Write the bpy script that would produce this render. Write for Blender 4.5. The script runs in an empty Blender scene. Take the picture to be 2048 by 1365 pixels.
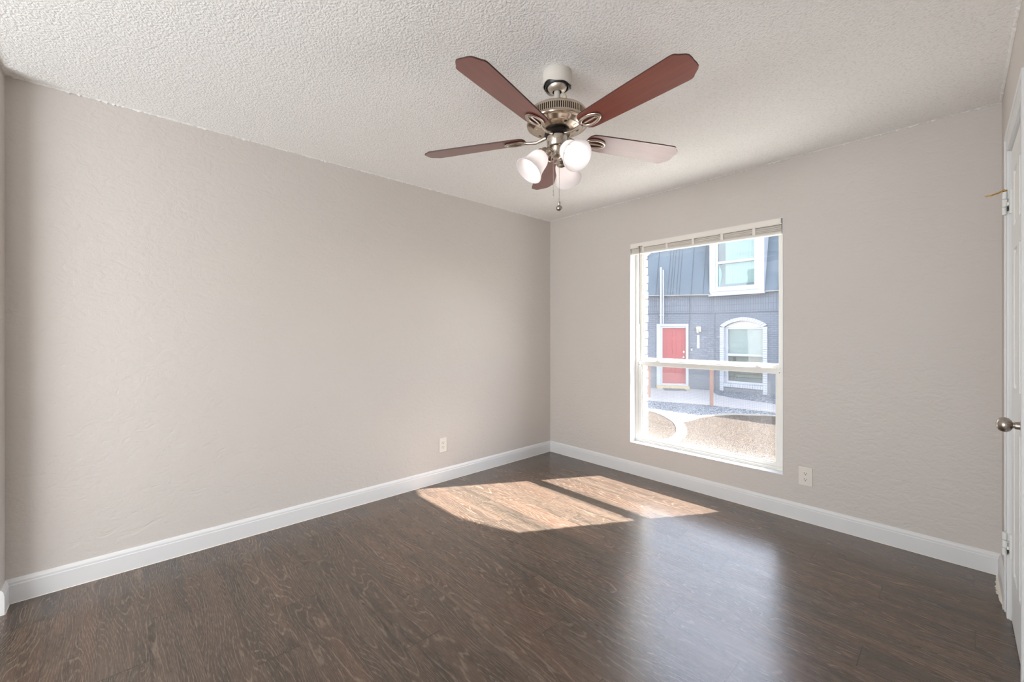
import bpy, bmesh, math, random
from mathutils import Vector, Matrix, Euler
random.seed(7)
PI = math.pi
scene = bpy.context.scene
C = scene.collection

# ------------------------------------------------------------------ camera
FPX = 838.24
CAM = Vector((3.0016, -3.3187, 1.249))
cd = bpy.data.cameras.new('camera')
cam = bpy.data.objects.new('camera', cd)
C.objects.link(cam)
cam.location = CAM
cam.rotation_euler = (PI / 2, 0, math.radians(47.334))
cd.sensor_fit = 'HORIZONTAL'
cd.sensor_width = 36.0
cd.lens = FPX / 2048 * 36.0
cd.shift_x = 0.0
cd.shift_y = -(682.5 - 667.54) / 2048
cd.clip_start = 0.02
cd.clip_end = 200
scene.camera = cam

# ------------------------------------------------------------------ colour management, sky, sun
scene.view_settings.view_transform = 'Standard'
scene.view_settings.look = 'None'
scene.view_settings.gamma = 1.0
scene.view_settings.use_curve_mapping = False
scene.view_settings.exposure = 0.0
SUN_DIR = Vector((0.537, 0.91, 1.0)).normalized()      # towards the sun
SUN_STRENGTH = 43.0
SKY_STRENGTH = 1.3
BULB = 3.6
SHADE_GLOW = 0.06
FILL_POWER = 146.0

world = bpy.data.worlds.new('world')
scene.world = world
world.use_nodes = True
wn = world.node_tree
bg = wn.nodes['Background']
sky = wn.nodes.new('ShaderNodeTexSky')
sky.sky_type = 'NISHITA'
sky.sun_disc = False
sky.sun_elevation = math.asin(SUN_DIR.z)
sky.sun_rotation = math.atan2(SUN_DIR.x, SUN_DIR.y)
sky.air_density = 1.0
sky.dust_density = 1.5
hs_ = wn.nodes.new('ShaderNodeHueSaturation')
hs_.inputs['Saturation'].default_value = 0.55
wn.links.new(sky.outputs[0], hs_.inputs['Color'])
wn.links.new(hs_.outputs[0], bg.inputs[0])
bg.inputs[1].default_value = SKY_STRENGTH

sd = bpy.data.lights.new('sun', 'SUN')
sd.energy = SUN_STRENGTH
sd.angle = math.radians(0.55)
sd.color = (0.99, 0.99, 1.0)
sun = bpy.data.objects.new('sun', sd)
C.objects.link(sun)
sun.location = (8, 12, 14)
sun.rotation_euler = SUN_DIR.to_track_quat('Z', 'Y').to_euler()

# added fill lamp, unseen behind the camera, brightening the whole room
al = bpy.data.lights.new('fill_light', 'AREA')
al.shape = 'RECTANGLE'
al.size = 2.8
al.size_y = 1.5
al.energy = FILL_POWER
al.color = (0.95, 0.975, 1.0)
alo = bpy.data.objects.new('fill_light', al)
C.objects.link(alo)
alo.location = (2.02, -5.75, 1.15)
alo.rotation_euler = (math.radians(91), 0, math.radians(-1))

scene.cycles.max_bounces = 14
scene.cycles.diffuse_bounces = 8
scene.cycles.glossy_bounces = 4
scene.cycles.transparent_max_bounces = 16
scene.cycles.caustics_reflective = False
scene.cycles.caustics_refractive = False
scene.cycles.sample_clamp_indirect = 4.0
scene.cycles.use_denoising = True


# ------------------------------------------------------------------ node helpers
def srgb(r, g, b):
    def f(c):
        c /= 255.0
        return c / 12.92 if c <= 0.04045 else ((c + 0.055) / 1.055) ** 2.4
    return (f(r), f(g), f(b), 1.0)


class NT:
    def __init__(self, name):
        self.m = bpy.data.materials.new(name)
        self.m.use_nodes = True
        self.t = self.m.node_tree
        self.t.nodes.clear()
        self.out = self.t.nodes.new('ShaderNodeOutputMaterial')

    def n(self, typ, **kw):
        nd = self.t.nodes.new(typ)
        for k, v in kw.items():
            if k.startswith('i_'):
                key = k[2:]
                key = int(key) if key.isdigit() else key.replace('_', ' ')
                self.set(nd.inputs[key], v)
            else:
                setattr(nd, k, v)
        return nd

    def set(self, inp, v):
        if isinstance(v, bpy.types.NodeSocket):
            self.t.links.new(v, inp)
        elif isinstance(v, bpy.types.Node):
            self.t.links.new(v.outputs[0], inp)
        else:
            inp.default_value = v

    def math(self, op, a, b=None, c=None, clamp=False):
        nd = self.t.nodes.new('ShaderNodeMath')
        nd.operation = op
        nd.use_clamp = clamp
        self.set(nd.inputs[0], a)
        if b is not None:
            self.set(nd.inputs[1], b)
        if c is not None:
            self.set(nd.inputs[2], c)
        return nd.outputs[0]

    def mix(self, f, a, b, blend='MIX'):
        nd = self.t.nodes.new('ShaderNodeMixRGB')
        nd.blend_type = blend
        self.set(nd.inputs[0], f)
        self.set(nd.inputs[1], a)
        self.set(nd.inputs[2], b)
        return nd.outputs[0]

    def ramp(self, f, stops):
        nd = self.t.nodes.new('ShaderNodeValToRGB')
        el = nd.color_ramp.elements
        el[0].position, el[0].color = stops[0]
        el[1].position, el[1].color = stops[-1]
        for p, c in stops[1:-1]:
            e = el.new(p)
            e.color = c
        self.set(nd.inputs[0], f)
        return nd.outputs[0]

    def coord(self, kind='Object'):
        return self.t.nodes.new('ShaderNodeTexCoord').outputs[kind]

    def bump(self, h, strength=0.3, dist=0.01):
        nd = self.t.nodes.new('ShaderNodeBump')
        nd.inputs['Strength'].default_value = strength
        nd.inputs['Distance'].default_value = dist
        self.set(nd.inputs['Height'], h)
        return nd.outputs[0]

    def pbsdf(self, color, rough=0.5, metal=0.0, normal=None, coat=0.0, spec=0.5, coat_rough=0.1):
        b = self.t.nodes.new('ShaderNodeBsdfPrincipled')
        self.set(b.inputs['Base Color'], color)
        self.set(b.inputs['Roughness'], rough)
        self.set(b.inputs['Metallic'], metal)
        b.inputs['Specular IOR Level'].default_value = spec
        b.inputs['Coat Weight'].default_value = coat
        b.inputs['Coat Roughness'].default_value = coat_rough
        if normal is not None:
            self.set(b.inputs['Normal'], normal)
        self.t.links.new(b.outputs[0], self.out.inputs[0])
        return b


def noise(N, vec, scale, detail=2.0, rough=0.5, dist=0.0):
    nd = N.n('ShaderNodeTexNoise')
    nd.inputs['Scale'].default_value = scale
    nd.inputs['Detail'].default_value = detail
    nd.inputs['Roughness'].default_value = rough
    nd.inputs['Distortion'].default_value = dist
    if vec is not None:
        N.set(nd.inputs['Vector'], vec)
    return nd.outputs[0]


def voronoi(N, vec, scale, feature='F1', out='Distance', rnd=1.0):
    nd = N.n('ShaderNodeTexVoronoi')
    nd.feature = feature
    nd.inputs['Scale'].default_value = scale
    nd.inputs['Randomness'].default_value = rnd
    N.set(nd.inputs['Vector'], vec)
    return nd.outputs[out]


def mapping(N, vec, scale=(1, 1, 1), loc=(0, 0, 0), rot=(0, 0, 0)):
    nd = N.n('ShaderNodeMapping')
    nd.inputs['Scale'].default_value = scale
    nd.inputs['Location'].default_value = loc
    nd.inputs['Rotation'].default_value = rot
    N.set(nd.inputs['Vector'], vec)
    return nd.outputs[0]


def m_simple(name, col, rough=0.5, metal=0.0, var=0.04, bump=0.0, bscale=40, coat=0.0, spec=0.5):
    N = NT(name)
    co = N.coord()
    nz = noise(N, co, 9, 3)
    c2 = tuple(max(0, c * (1 - var * 3)) for c in col[:3]) + (1,)
    base = N.mix(N.math('MULTIPLY', nz, 1.0), col, c2)
    nm = N.bump(noise(N, co, bscale, 3), bump, 0.003) if bump else None
    N.pbsdf(base, rough, metal, nm, coat, spec)
    return N.m


# ------------------------------------------------------------------ materials
def m_wall():
    N = NT('painted_drywall')
    co = N.coord()
    big = noise(N, co, 1.3, 2)
    fine = noise(N, co, 55, 4, 0.6)
    swirl = noise(N, mapping(N, co, (1, 1, 1.6)), 14, 3, 0.55, 1.2)
    base = N.mix(big, srgb(206, 201, 196), srgb(201, 195, 190))
    h = N.math('ADD', N.math('MULTIPLY', fine, 0.5), N.math('MULTIPLY', N.math('SMOOTH_MIN', swirl, 0.55, 0.08), 1.3))
    N.pbsdf(base, 0.5, 0, N.bump(h, 0.42, 0.008), spec=0.35)
    return N.m


def m_ceiling():
    N = NT('textured_ceiling')
    co = N.coord()
    v = voronoi(N, N.mix(0.045, co, N.n('ShaderNodeTexNoise', i_Scale=60.0).outputs[1], 'ADD'), 120, 'SMOOTH_F1')
    nz = noise(N, co, 95, 3, 0.6)
    nz2 = noise(N, co, 210, 2, 0.6)
    h = N.math('ADD', N.math('MULTIPLY', v, -0.8), N.math('ADD', nz, N.math('MULTIPLY', nz2, 0.5)))
    pit = N.ramp(nz, [(0.30, (0.86, 0.855, 0.85, 1)), (0.48, (1, 1, 1, 1))])
    base = N.mix(1.0, srgb(246, 246, 244), pit, 'MULTIPLY')
    N.pbsdf(base, 0.85, 0, N.bump(h, 0.36, 0.01), spec=0.2)
    return N.m


def m_floor():
    """vinyl planks 0.15 x 1.22 m running along x, each row stepped by a quarter plank"""
    N = NT('vinyl_plank_floor')
    co = N.coord()
    sep = N.n('ShaderNodeSeparateXYZ')
    N.set(sep.inputs[0], co)
    x, y = sep.outputs[0], sep.outputs[1]
    v = N.math('DIVIDE', N.math('SUBTRACT', N.math('MULTIPLY', y, -1.0), 0.10), 0.15)
    row = N.math('FLOOR', v)
    fv = N.math('SUBTRACT', v, row)
    u = N.math('DIVIDE', N.math('SUBTRACT', N.math('SUBTRACT', x, 0.585), N.math('MULTIPLY', N.math('SUBTRACT', row, 4.0), 0.305)), 1.22)
    pl = N.math('FLOOR', u)
    fu = N.math('SUBTRACT', u, pl)
    idv = N.n('ShaderNodeCombineXYZ')
    N.set(idv.inputs[0], pl)
    N.set(idv.inputs[1], row)
    wnz = N.n('ShaderNodeTexWhiteNoise', noise_dimensions='3D')
    N.set(wnz.inputs[0], idv)
    rnd, rcol = wnz.outputs[0], wnz.outputs[1]
    # seams
    dv = N.math('MULTIPLY', N.math('MINIMUM', fv, N.math('SUBTRACT', 1.0, fv)), 0.15)
    du = N.math('MULTIPLY', N.math('MINIMUM', fu, N.math('SUBTRACT', 1.0, fu)), 1.22)
    seam_v = N.math('LESS_THAN', dv, 0.0008)
    seam_u = N.math('LESS_THAN', du, 0.0016)
    seam = N.math('MAXIMUM', N.math('MULTIPLY', seam_v, 0.55), seam_u)
    # per-plank shifted coordinates
    shift = N.n('ShaderNodeVectorMath', operation='MULTIPLY_ADD')
    N.set(shift.inputs[0], rcol)
    shift.inputs[1].default_value = (13.0, 7.0, 5.0)
    N.set(shift.inputs[2], co)
    pc = shift.outputs[0]
    # cerused oak: thin pale lines following contour lines of a stretched noise
    base_n = noise(N, mapping(N, pc, (1.0, 6.0, 1)), 1.0, 1.8, 0.42, 0.2)
    wob = noise(N, mapping(N, pc, (10, 60, 1)), 1.0, 3, 0.6)
    ph = N.math('ADD', N.math('MULTIPLY', y, 430.0), N.math('MULTIPLY', base_n, 175.0))
    lines = N.math('SINE', N.math('ADD', ph, N.math('MULTIPLY', wob, 3.5)))
    brk = noise(N, mapping(N, pc, (18, 120, 1)), 1.0, 2, 0.6)
    lmask = N.math('MULTIPLY', N.ramp(lines, [(0.62, (0, 0, 0, 1)), (1.0, (1, 1, 1, 1))]), N.ramp(brk, [(0.38, (0, 0, 0, 1)), (0.56, (1, 1, 1, 1))]))
    pores = noise(N, mapping(N, pc, (26, 420, 1)), 1.0, 3, 0.65)
    pmask = N.ramp(pores, [(0.50, (0, 0, 0, 1)), (0.70, (1, 1, 1, 1))])
    streak = noise(N, mapping(N, pc, (0.8, 19, 1)), 1.0, 3, 0.55, 0.3)
    blotch = noise(N, mapping(N, pc, (1.8, 8, 1)), 1.0, 2, 0.5, 0.4)
    tint = noise(N, mapping(N, pc, (0.9, 3, 1)), 1.0, 1)
    dark = srgb(47, 38, 31)
    mid = srgb(87, 70, 57)
    base = N.mix(N.ramp(streak, [(0.36, (0, 0, 0, 1)), (0.64, (1, 1, 1, 1))]), dark, mid)
    base = N.mix(N.ramp(tint, [(0.42, (0, 0, 0, 1)), (0.66, (0.5, 0.5, 0.5, 1))]), base, srgb(94, 68, 54))
    base = N.mix(N.ramp(blotch, [(0.54, (0, 0, 0, 1)), (0.70, (0.85, 0.85, 0.85, 1))]), base, srgb(42, 33, 27))
    warm = N.mix(rnd, srgb(96, 76, 62), srgb(86, 78, 68))
    base = N.mix(0.22, base, warm)
    light = srgb(150, 133, 117)
    base = N.mix(N.math('MULTIPLY', lmask, 0.40), base, light)
    base = N.mix(N.math('MULTIPLY', pmask, 0.38), base, light)
    base = N.mix(N.math('MULTIPLY', N.math('SUBTRACT', rnd, 0.3), 0.30, clamp=True), base, srgb(46, 36, 29))
    # scattered paint specks and dust
    sp = voronoi(N, co, 4.0)
    spk = N.math('LESS_THAN', sp, 0.007)
    base = N.mix(N.math('MULTIPLY', spk, 0.5), base, srgb(190, 182, 172))
    base = N.mix(N.math('MULTIPLY', seam, 0.75), base, srgb(36, 29, 25))
    rough = N.math('ADD', 0.19, N.math('MULTIPLY', noise(N, mapping(N, pc, (3, 12, 1)), 1.0, 3), 0.13))
    hh = N.math('ADD', N.math('MULTIPLY', pores, 0.25), N.math('MULTIPLY', seam, -1.0))
    wavy = noise(N, mapping(N, co, (0.9, 1.6, 1)), 1.0, 1)
    hh = N.math('ADD', hh, N.math('MULTIPLY', wavy, 0.6))
    N.pbsdf(base, rough, 0, N.bump(hh, 0.12, 0.004), spec=0.75, coat=0.15, coat_rough=0.2)
    return N.m


def m_gravel(name, cols, scale):
    N = NT(name)
    co = N.coord()
    c = voronoi(N, co, scale, out='Color')
    d = voronoi(N, co, scale)
    sep = N.n('ShaderNodeSeparateXYZ')
    N.set(sep.inputs[0], c)
    base = N.ramp(sep.outputs[0], [(i / (len(cols) - 1), k) for i, k in enumerate(cols)])
    base = N.mix(N.ramp(d, [(0.30, (0, 0, 0, 1)), (0.75, (1, 1, 1, 1))]), base, tuple(k * 0.35 for k in cols[0][:3]) + (1,))
    N.pbsdf(base, 0.9, 0, N.bump(N.math('MULTIPLY', d, -1.0), 1.0, 0.02), spec=0.2)
    return N.m


def m_brick(name, col, mortar, bw=0.21, rh=0.072, soldier=None, swap='XZ', bumpd=0.006):
    """soldier=(z0,z1,row): between those heights bricks stand on end"""
    N = NT(name)
    co = N.coord()
    sep = N.n('ShaderNodeSeparateXYZ')
    N.set(sep.inputs[0], co)
    comb = N.n('ShaderNodeCombineXYZ')
    N.set(comb.inputs[0], sep.outputs[0] if swap[0] == 'X' else sep.outputs[1])
    N.set(comb.inputs[1], sep.outputs[2])

    def bt(w, h, off):
        b = N.n('ShaderNodeTexBrick')
        b.offset = off
        b.inputs['Scale'].default_value = 1.0
        b.inputs['Brick Width'].default_value = w
        b.inputs['Row Height'].default_value = h
        b.inputs['Mortar Size'].default_value = 0.006
        b.inputs['Mortar Smooth'].default_value = 0.25
        b.inputs['Bias'].default_value = 0.0
        b.inputs['Color1'].default_value = col
        b.inputs['Color2'].default_value = tuple(c * 0.93 for c in col[:3]) + (1,)
        b.inputs['Mortar'].default_value = mortar
        N.set(b.inputs['Vector'], comb)
        return b
    b1 = bt(bw, rh, 0.5)
    colr, fac = b1.outputs[0], b1.outputs[1]
    if soldier:
        b2 = bt(0.075, soldier[2], 0.0)
        z = sep.outputs[2]
        ins = N.math('MULTIPLY', N.math('GREATER_THAN', z, soldier[0]), N.math('LESS_THAN', z, soldier[1]))
        colr = N.mix(ins, colr, b2.outputs[0])
        fac = N.mix(ins, fac, b2.outputs[1])
    nz = noise(N, co, 3.0, 3)
    colr = N.mix(N.math('MULTIPLY', nz, 0.25), colr, tuple(c * 0.8 for c in col[:3]) + (1,))
    h = N.math('ADD', N.math('MULTIPLY', fac, -1.0), N.math('MULTIPLY', noise(N, co, 40, 3), 0.3))
    N.pbsdf(colr, 0.8, 0, N.bump(h, 0.7, bumpd), spec=0.25)
    return N.m


def m_glass(name, tint=(0.97, 0.98, 0.98, 1), refl=0.06, dirt=0.0, seed=0.0):
    """window glass as a pane: lets light straight through, mirrors a little, carries dried water marks"""
    N = NT(name)
    tr = N.n('ShaderNodeBsdfTransparent')
    tr.inputs[0].default_value = tint
    gl = N.n('ShaderNodeBsdfGlossy')
    gl.inputs['Roughness'].default_value = 0.02
    fr = N.n('ShaderNodeLayerWeight')
    fr.inputs[0].default_value = 0.25
    f = N.math('ADD', refl, N.math('MULTIPLY', fr.outputs[0], 0.35), clamp=True)
    mx = N.n('ShaderNodeMixShader')
    N.set(mx.inputs[0], f)
    N.set(mx.inputs[1], tr)
    N.set(mx.inputs[2], gl)
    last = mx
    if dirt:
        co = mapping(N, N.coord(), (1, 1, 1), (seed, 0, seed))
        spots = N.math('LESS_THAN', voronoi(N, co, 26.0), 0.05)
        patch = N.ramp(noise(N, mapping(N, co, (3, 3, 2.2)), 1.0, 3), [(0.46, (0, 0, 0, 1)), (0.66, (1, 1, 1, 1))])
        scuff = N.ramp(noise(N, mapping(N, co, (70, 70, 48)), 1.0, 4, 0.7), [(0.52, (0, 0, 0, 1)), (0.66, (1, 1, 1, 1))])
        film = N.ramp(noise(N, mapping(N, co, (1.6, 1, 0.9)), 1.0, 2), [(0.35, (0.25, 0.25, 0.25, 1)), (0.75, (1, 1, 1, 1))])
        fac = N.math('ADD', N.math('MULTIPLY', film, 0.03 * dirt),
                     N.math('ADD', N.math('MULTIPLY', N.math('MULTIPLY', spots, patch), 0.2 * dirt),
                            N.math('MULTIPLY', N.math('MULTIPLY', scuff, patch), 0.045 * dirt)), clamp=True)
        df = N.n('ShaderNodeBsdfDiffuse')
        df.inputs[0].default_value = (0.9, 0.92, 0.95, 1)
        tl = N.n('ShaderNodeBsdfTranslucent')
        tl.inputs[0].default_value = (0.9, 0.92, 0.95, 1)
        m0 = N.n('ShaderNodeMixShader')
        m0.inputs[0].default_value = 0.5
        N.set(m0.inputs[1], df)
        N.set(m0.inputs[2], tl)
        m2 = N.n('ShaderNodeMixShader')
        N.set(m2.inputs[0], fac)
        N.set(m2.inputs[1], mx)
        N.set(m2.inputs[2], m0)
        last = m2
    N.t.links.new(last.outputs[0], N.out.inputs[0])
    return N.m


def m_screen():
    N = NT('insect_screen')
    co = N.coord()
    sep = N.n('ShaderNodeSeparateXYZ')
    N.set(sep.inputs[0], co)
    df = N.n('ShaderNodeBsdfDiffuse')
    df.inputs[0].default_value = (0.55, 0.56, 0.58, 1)
    tr = N.n('ShaderNodeBsdfTransparent')
    mx = N.n('ShaderNodeMixShader')
    # woven threads a little wider than real ones so they survive as a faint grid
    def th(s):
        f = N.math('FRACT', N.math('DIVIDE', s, 0.0125))
        return N.math('LESS_THAN', f, 0.16)
    f = N.math('ADD', N.math('MULTIPLY', N.math('MAXIMUM', th(sep.outputs[0]), th(sep.outputs[2])), 0.22), 0.13)
    N.set(mx.inputs[0], f)
    N.set(mx.inputs[1], tr)
    N.set(mx.inputs[2], df)
    N.t.links.new(mx.outputs[0], N.out.inputs[0])
    return N.m


def m_blade():
    N = NT('cherry_fan_blade')
    co = N.coord()
    g = noise(N, mapping(N, co, (5, 70, 10)), 1.0, 4, 0.6, 0.4)
    g2 = noise(N, mapping(N, co, (2, 14, 2)), 1.0, 2)
    base = N.mix(g, srgb(104, 44, 36), srgb(154, 76, 62))
    base = N.mix(N.math('MULTIPLY', g2, 0.5), base, srgb(104, 58, 46))
    N.pbsdf(base, 0.3, 0, None, spec=0.6, coat=0.6, coat_rough=0.12)
    return N.m


def m_metal(name, col, rough=0.28, brushed=True):
    N = NT(name)
    co = N.coord()
    nz = noise(N, mapping(N, co, (6, 6, 260)), 1.0, 3)
    r = N.math('ADD', rough, N.math('MULTIPLY', N.math('SUBTRACT', nz, 0.5), 0.15 if brushed else 0.03))
    N.pbsdf(N.mix(nz, col, tuple(c * 0.85 for c in col[:3]) + (1,)), r, 1.0)
    return N.m


def m_shade():
    N = NT('frosted_glass_shade')
    co = N.coord()
    nz = noise(N, co, 30, 2)
    tl = N.n('ShaderNodeBsdfTranslucent')
    tl.inputs[0].default_value = (0.96, 0.93, 0.93, 1)
    df = N.n('ShaderNodeBsdfDiffuse')
    N.set(df.inputs[0], N.mix(nz, (0.93, 0.9, 0.9, 1), (0.9, 0.87, 0.87, 1)))
    gl = N.n('ShaderNodeBsdfGlossy')
    gl.inputs['Roughness'].default_value = 0.25
    m0 = N.n('ShaderNodeMixShader')
    m0.inputs[0].default_value = 0.45
    N.set(m0.inputs[1], tl)
    N.set(m0.inputs[2], df)
    m1 = N.n('ShaderNodeMixShader')
    m1.inputs[0].default_value = 0.06
    N.set(m1.inputs[1], m0)
    N.set(m1.inputs[2], gl)
    em = N.n('ShaderNodeEmission')
    em.inputs[0].default_value = (1.0, 0.95, 0.93, 1)
    em.inputs[1].default_value = SHADE_GLOW
    ad = N.n('ShaderNodeAddShader')
    N.set(ad.inputs[0], m1)
    N.set(ad.inputs[1], em)
    N.t.links.new(ad.outputs[0], N.out.inputs[0])
    return N.m


def m_emit(name, col, s):
    N = NT(name)
    nz = noise(N, N.coord(), 4, 1)
    em = N.n('ShaderNodeEmission')
    N.set(em.inputs[0], N.mix(nz, col, tuple(c * 0.98 for c in col[:3]) + (1,)))
    em.inputs[1].default_value = s
    N.t.links.new(em.outputs[0], N.out.inputs[0])
    return N.m


M = {}
M['wall'] = m_wall()
M['ceiling'] = m_ceiling()
M['floor'] = m_floor()
M['trim'] = m_simple('white_trim_paint', srgb(222, 223, 224), 0.38, var=0.012, bump=0.05, bscale=30)
M['caulk'] = m_simple('cream_caulk', srgb(232, 226, 216), 0.7, var=0.03, bump=0.3, bscale=120)
M['door'] = m_simple('white_door_paint', srgb(226, 227, 225), 0.4, var=0.012, bump=0.06, bscale=50)
M['vinyl'] = m_simple('white_vinyl_frame', srgb(226, 225, 220), 0.4, var=0.01)
M['blind'] = m_simple('cream_blind_vinyl', srgb(218, 212, 203), 0.45, var=0.02)
M['headrail'] = m_simple('cream_headrail', srgb(236, 231, 224), 0.4, var=0.01)
M['blind_end'] = m_simple('grey_end_cap', srgb(150, 144, 136), 0.5)
M['plate'] = m_simple('white_plastic_plate', srgb(226, 221, 213), 0.35, var=0.01)
M['slot'] = m_simple('dark_slot', srgb(58, 50, 45), 0.7)
M['nickel'] = m_metal('brushed_nickel', srgb(206, 196, 184), 0.26)
M['nickel_light'] = m_metal('pale_satin_nickel', srgb(226, 220, 208), 0.38)
M['nickel_dark'] = m_metal('antique_nickel_housing', srgb(208, 193, 176), 0.22)
M['knob'] = m_metal('satin_nickel_knob', srgb(178, 168, 158), 0.3)
M['black'] = m_simple('black_enamel', srgb(24, 22, 24), 0.4)
M['rod'] = m_simple('off_white_enamel', srgb(206, 200, 194), 0.4, var=0.01)
M['canopy'] = m_simple('cream_canopy_paint', srgb(216, 212, 204), 0.5, var=0.02)
M['wirecap'] = m_simple('ivory_wire_connector', srgb(226, 212, 176), 0.5)
M['blade'] = m_blade()
M['blade_edge'] = m_simple('dark_blade_edge', srgb(66, 36, 30), 0.5)
M['shade'] = m_shade()
M['bulb'] = m_emit('lit_bulb', (1.0, 0.93, 0.88, 1), BULB)
M['brass'] = m_metal('polished_brass', srgb(214, 170, 92), 0.18, False)
M['rubber'] = m_simple('white_rubber_tip', srgb(226, 220, 208), 0.6)
M['glass_up'] = m_glass('upper_window_glass', dirt=1.0, seed=0.3)
M['glass_lo'] = m_glass('lower_window_glass', dirt=1.3, seed=3.1)
M['screen'] = m_screen()
M['white_brick'] = m_simple('white_painted_brick', srgb(205, 202, 198), 0.8, var=0.02, bump=0.5, bscale=60)
M['white_brick_wall'] = m_brick('white_painted_brick_wall', srgb(222, 220, 216), srgb(200, 197, 192))
M['grey_brick'] = m_brick('grey_painted_brick', srgb(112, 117, 125), srgb(93, 98, 108), soldier=(1.99, 2.62, 0.205))
M['grey_paint'] = m_simple('grey_painted_render', srgb(152, 158, 168), 0.8)
M['roof'] = m_simple('slate_blue_metal_roof', srgb(86, 97, 106), 0.5, var=0.03)
M['roof_seam'] = m_simple('dark_roof_seam', srgb(66, 74, 84), 0.5)
M['fascia'] = m_simple('cream_eave_trim', srgb(150, 146, 140), 0.6)
M['ext_white'] = m_simple('exterior_white_paint', srgb(168, 171, 178), 0.5, var=0.02)
M['tymp'] = m_simple('cream_arch_panel', srgb(222, 216, 208), 0.6)
M['red'] = m_simple('red_door_paint', srgb(158, 70, 70), 0.5, var=0.05)
M['stone'] = m_simple('worn_yellow_doorstep', srgb(196, 178, 138), 0.9, var=0.15)
M['mat'] = m_simple('dark_doormat', srgb(88, 90, 96), 0.95, bump=0.5, bscale=200)
M['rust'] = m_simple('rusty_brown_post', srgb(146, 108, 94), 0.8, var=0.08)
M['concrete'] = m_simple('pale_concrete', srgb(166, 162, 160), 0.9, var=0.05, bump=0.3, bscale=60)
M['curb'] = m_simple('white_concrete_edging', srgb(136, 131, 122), 0.85, var=0.04, bump=0.3, bscale=60)
M['dirt'] = m_simple('bare_soil', srgb(120, 112, 104), 0.95, var=0.15)
M['tan_gravel'] = m_gravel('tan_gravel', [srgb(48, 38, 30), srgb(78, 62, 48), srgb(92, 75, 58), srgb(102, 86, 70), srgb(126, 110, 90)], 60)
M['blue_gravel'] = m_gravel('blue_grey_gravel', [srgb(88, 96, 106), srgb(122, 130, 140), srgb(140, 148, 158), srgb(152, 158, 166), srgb(186, 190, 196)], 32)
M['cable'] = m_simple('grey_cable', srgb(98, 100, 108), 0.6)
M['far_glass'] = None
M['curtain_up'] = m_simple('pale_green_curtain', srgb(150, 168, 160), 0.8)
M['curtain_teal'] = m_simple('teal_curtain', srgb(112, 168, 158), 0.8)
M['blinds_far'] = m_simple('far_blind_slats', srgb(168, 178, 180), 0.7)
M['dark_room'] = m_simple('dim_room_interior', srgb(116, 120, 118), 0.9)
M['lamp_cream'] = m_simple('cream_wall_lamp', srgb(224, 212, 190), 0.5)
M['num_grey'] = m_simple('faded_grey_numeral', srgb(170, 176, 186), 0.6)


def m_far_glass():
    N = NT('far_window_glass')
    tr = N.n('ShaderNodeBsdfTransparent')
    tr.inputs[0].default_value = (0.74, 0.80, 0.78, 1)
    gl = N.n('ShaderNodeBsdfGlossy')
    gl.inputs['Roughness'].default_value = 0.03
    nm = N.bump(noise(N, N.coord(), 1.5, 1), 0.05, 0.05)
    N.set(gl.inputs['Normal'], nm)
    mx = N.n('ShaderNodeMixShader')
    mx.inputs[0].default_value = 0.08
    N.set(mx.inputs[1], tr)
    N.set(mx.inputs[2], gl)
    N.t.links.new(mx.outputs[0], N.out.inputs[0])
    return N.m


M['far_glass'] = m_far_glass()


# ------------------------------------------------------------------ mesh helpers
def newbm():
    return bmesh.new()


def obj(name, bm, mats, parent=None, smooth=False, kind=None, bevel=0.0, seg=2, auto=None):
    me = bpy.data.meshes.new(name)
    bmesh.ops.recalc_face_normals(bm, faces=bm.faces)
    bm.to_mesh(me)
    bm.free()
    if not isinstance(mats, (list, tuple)):
        mats = [mats]
    for m in mats:
        me.materials.append(m)
    if smooth:
        for p in me.polygons:
            p.use_smooth = True
        if auto:
            try:
                me.set_sharp_from_angle(angle=math.radians(auto))
            except Exception:
                pass
    o = bpy.data.objects.new(name, me)
    C.objects.link(o)
    if parent is not None:
        o.parent = parent
    if kind:
        o['kind'] = kind
    if bevel > 0:
        md = o.modifiers.new('bevel', 'BEVEL')
        md.width = bevel
        md.segments = seg
        md.limit_method = 'ANGLE'
        md.angle_limit = math.radians(40)
    return o


def empty(name, loc=(0, 0, 0), label=None, cat=None, group=None, rot=None, kind=None):
    o = bpy.data.objects.new(name, None)
    C.objects.link(o)
    o.location = loc
    o.empty_display_size = 0.05
    if rot is not None:
        o.rotation_euler = rot
    if label:
        o['label'] = label
        o['category'] = cat
    if group:
        o['group'] = group
    if kind:
        o['kind'] = kind
    return o


def tag(o, label, cat, group=None, kind=None):
    o['label'] = label
    o['category'] = cat
    if group:
        o['group'] = group
    if kind:
        o['kind'] = kind
    return o


def box(bm, a, b, mi=0, fn=None):
    x0, y0, z0 = a
    x1, y1, z1 = b
    ps = [(x0, y0, z0), (x1, y0, z0), (x1, y1, z0), (x0, y1, z0), (x0, y0, z1), (x1, y0, z1), (x1, y1, z1), (x0, y1, z1)]
    vs = [bm.verts.new(fn(*p) if fn else p) for p in ps]
    for f in ((0, 3, 2, 1), (4, 5, 6, 7), (0, 1, 5, 4), (1, 2, 6, 5), (2, 3, 7, 6), (3, 0, 4, 7)):
        fc = bm.faces.new([vs[i] for i in f])
        fc.material_index = mi
    return vs


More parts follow.
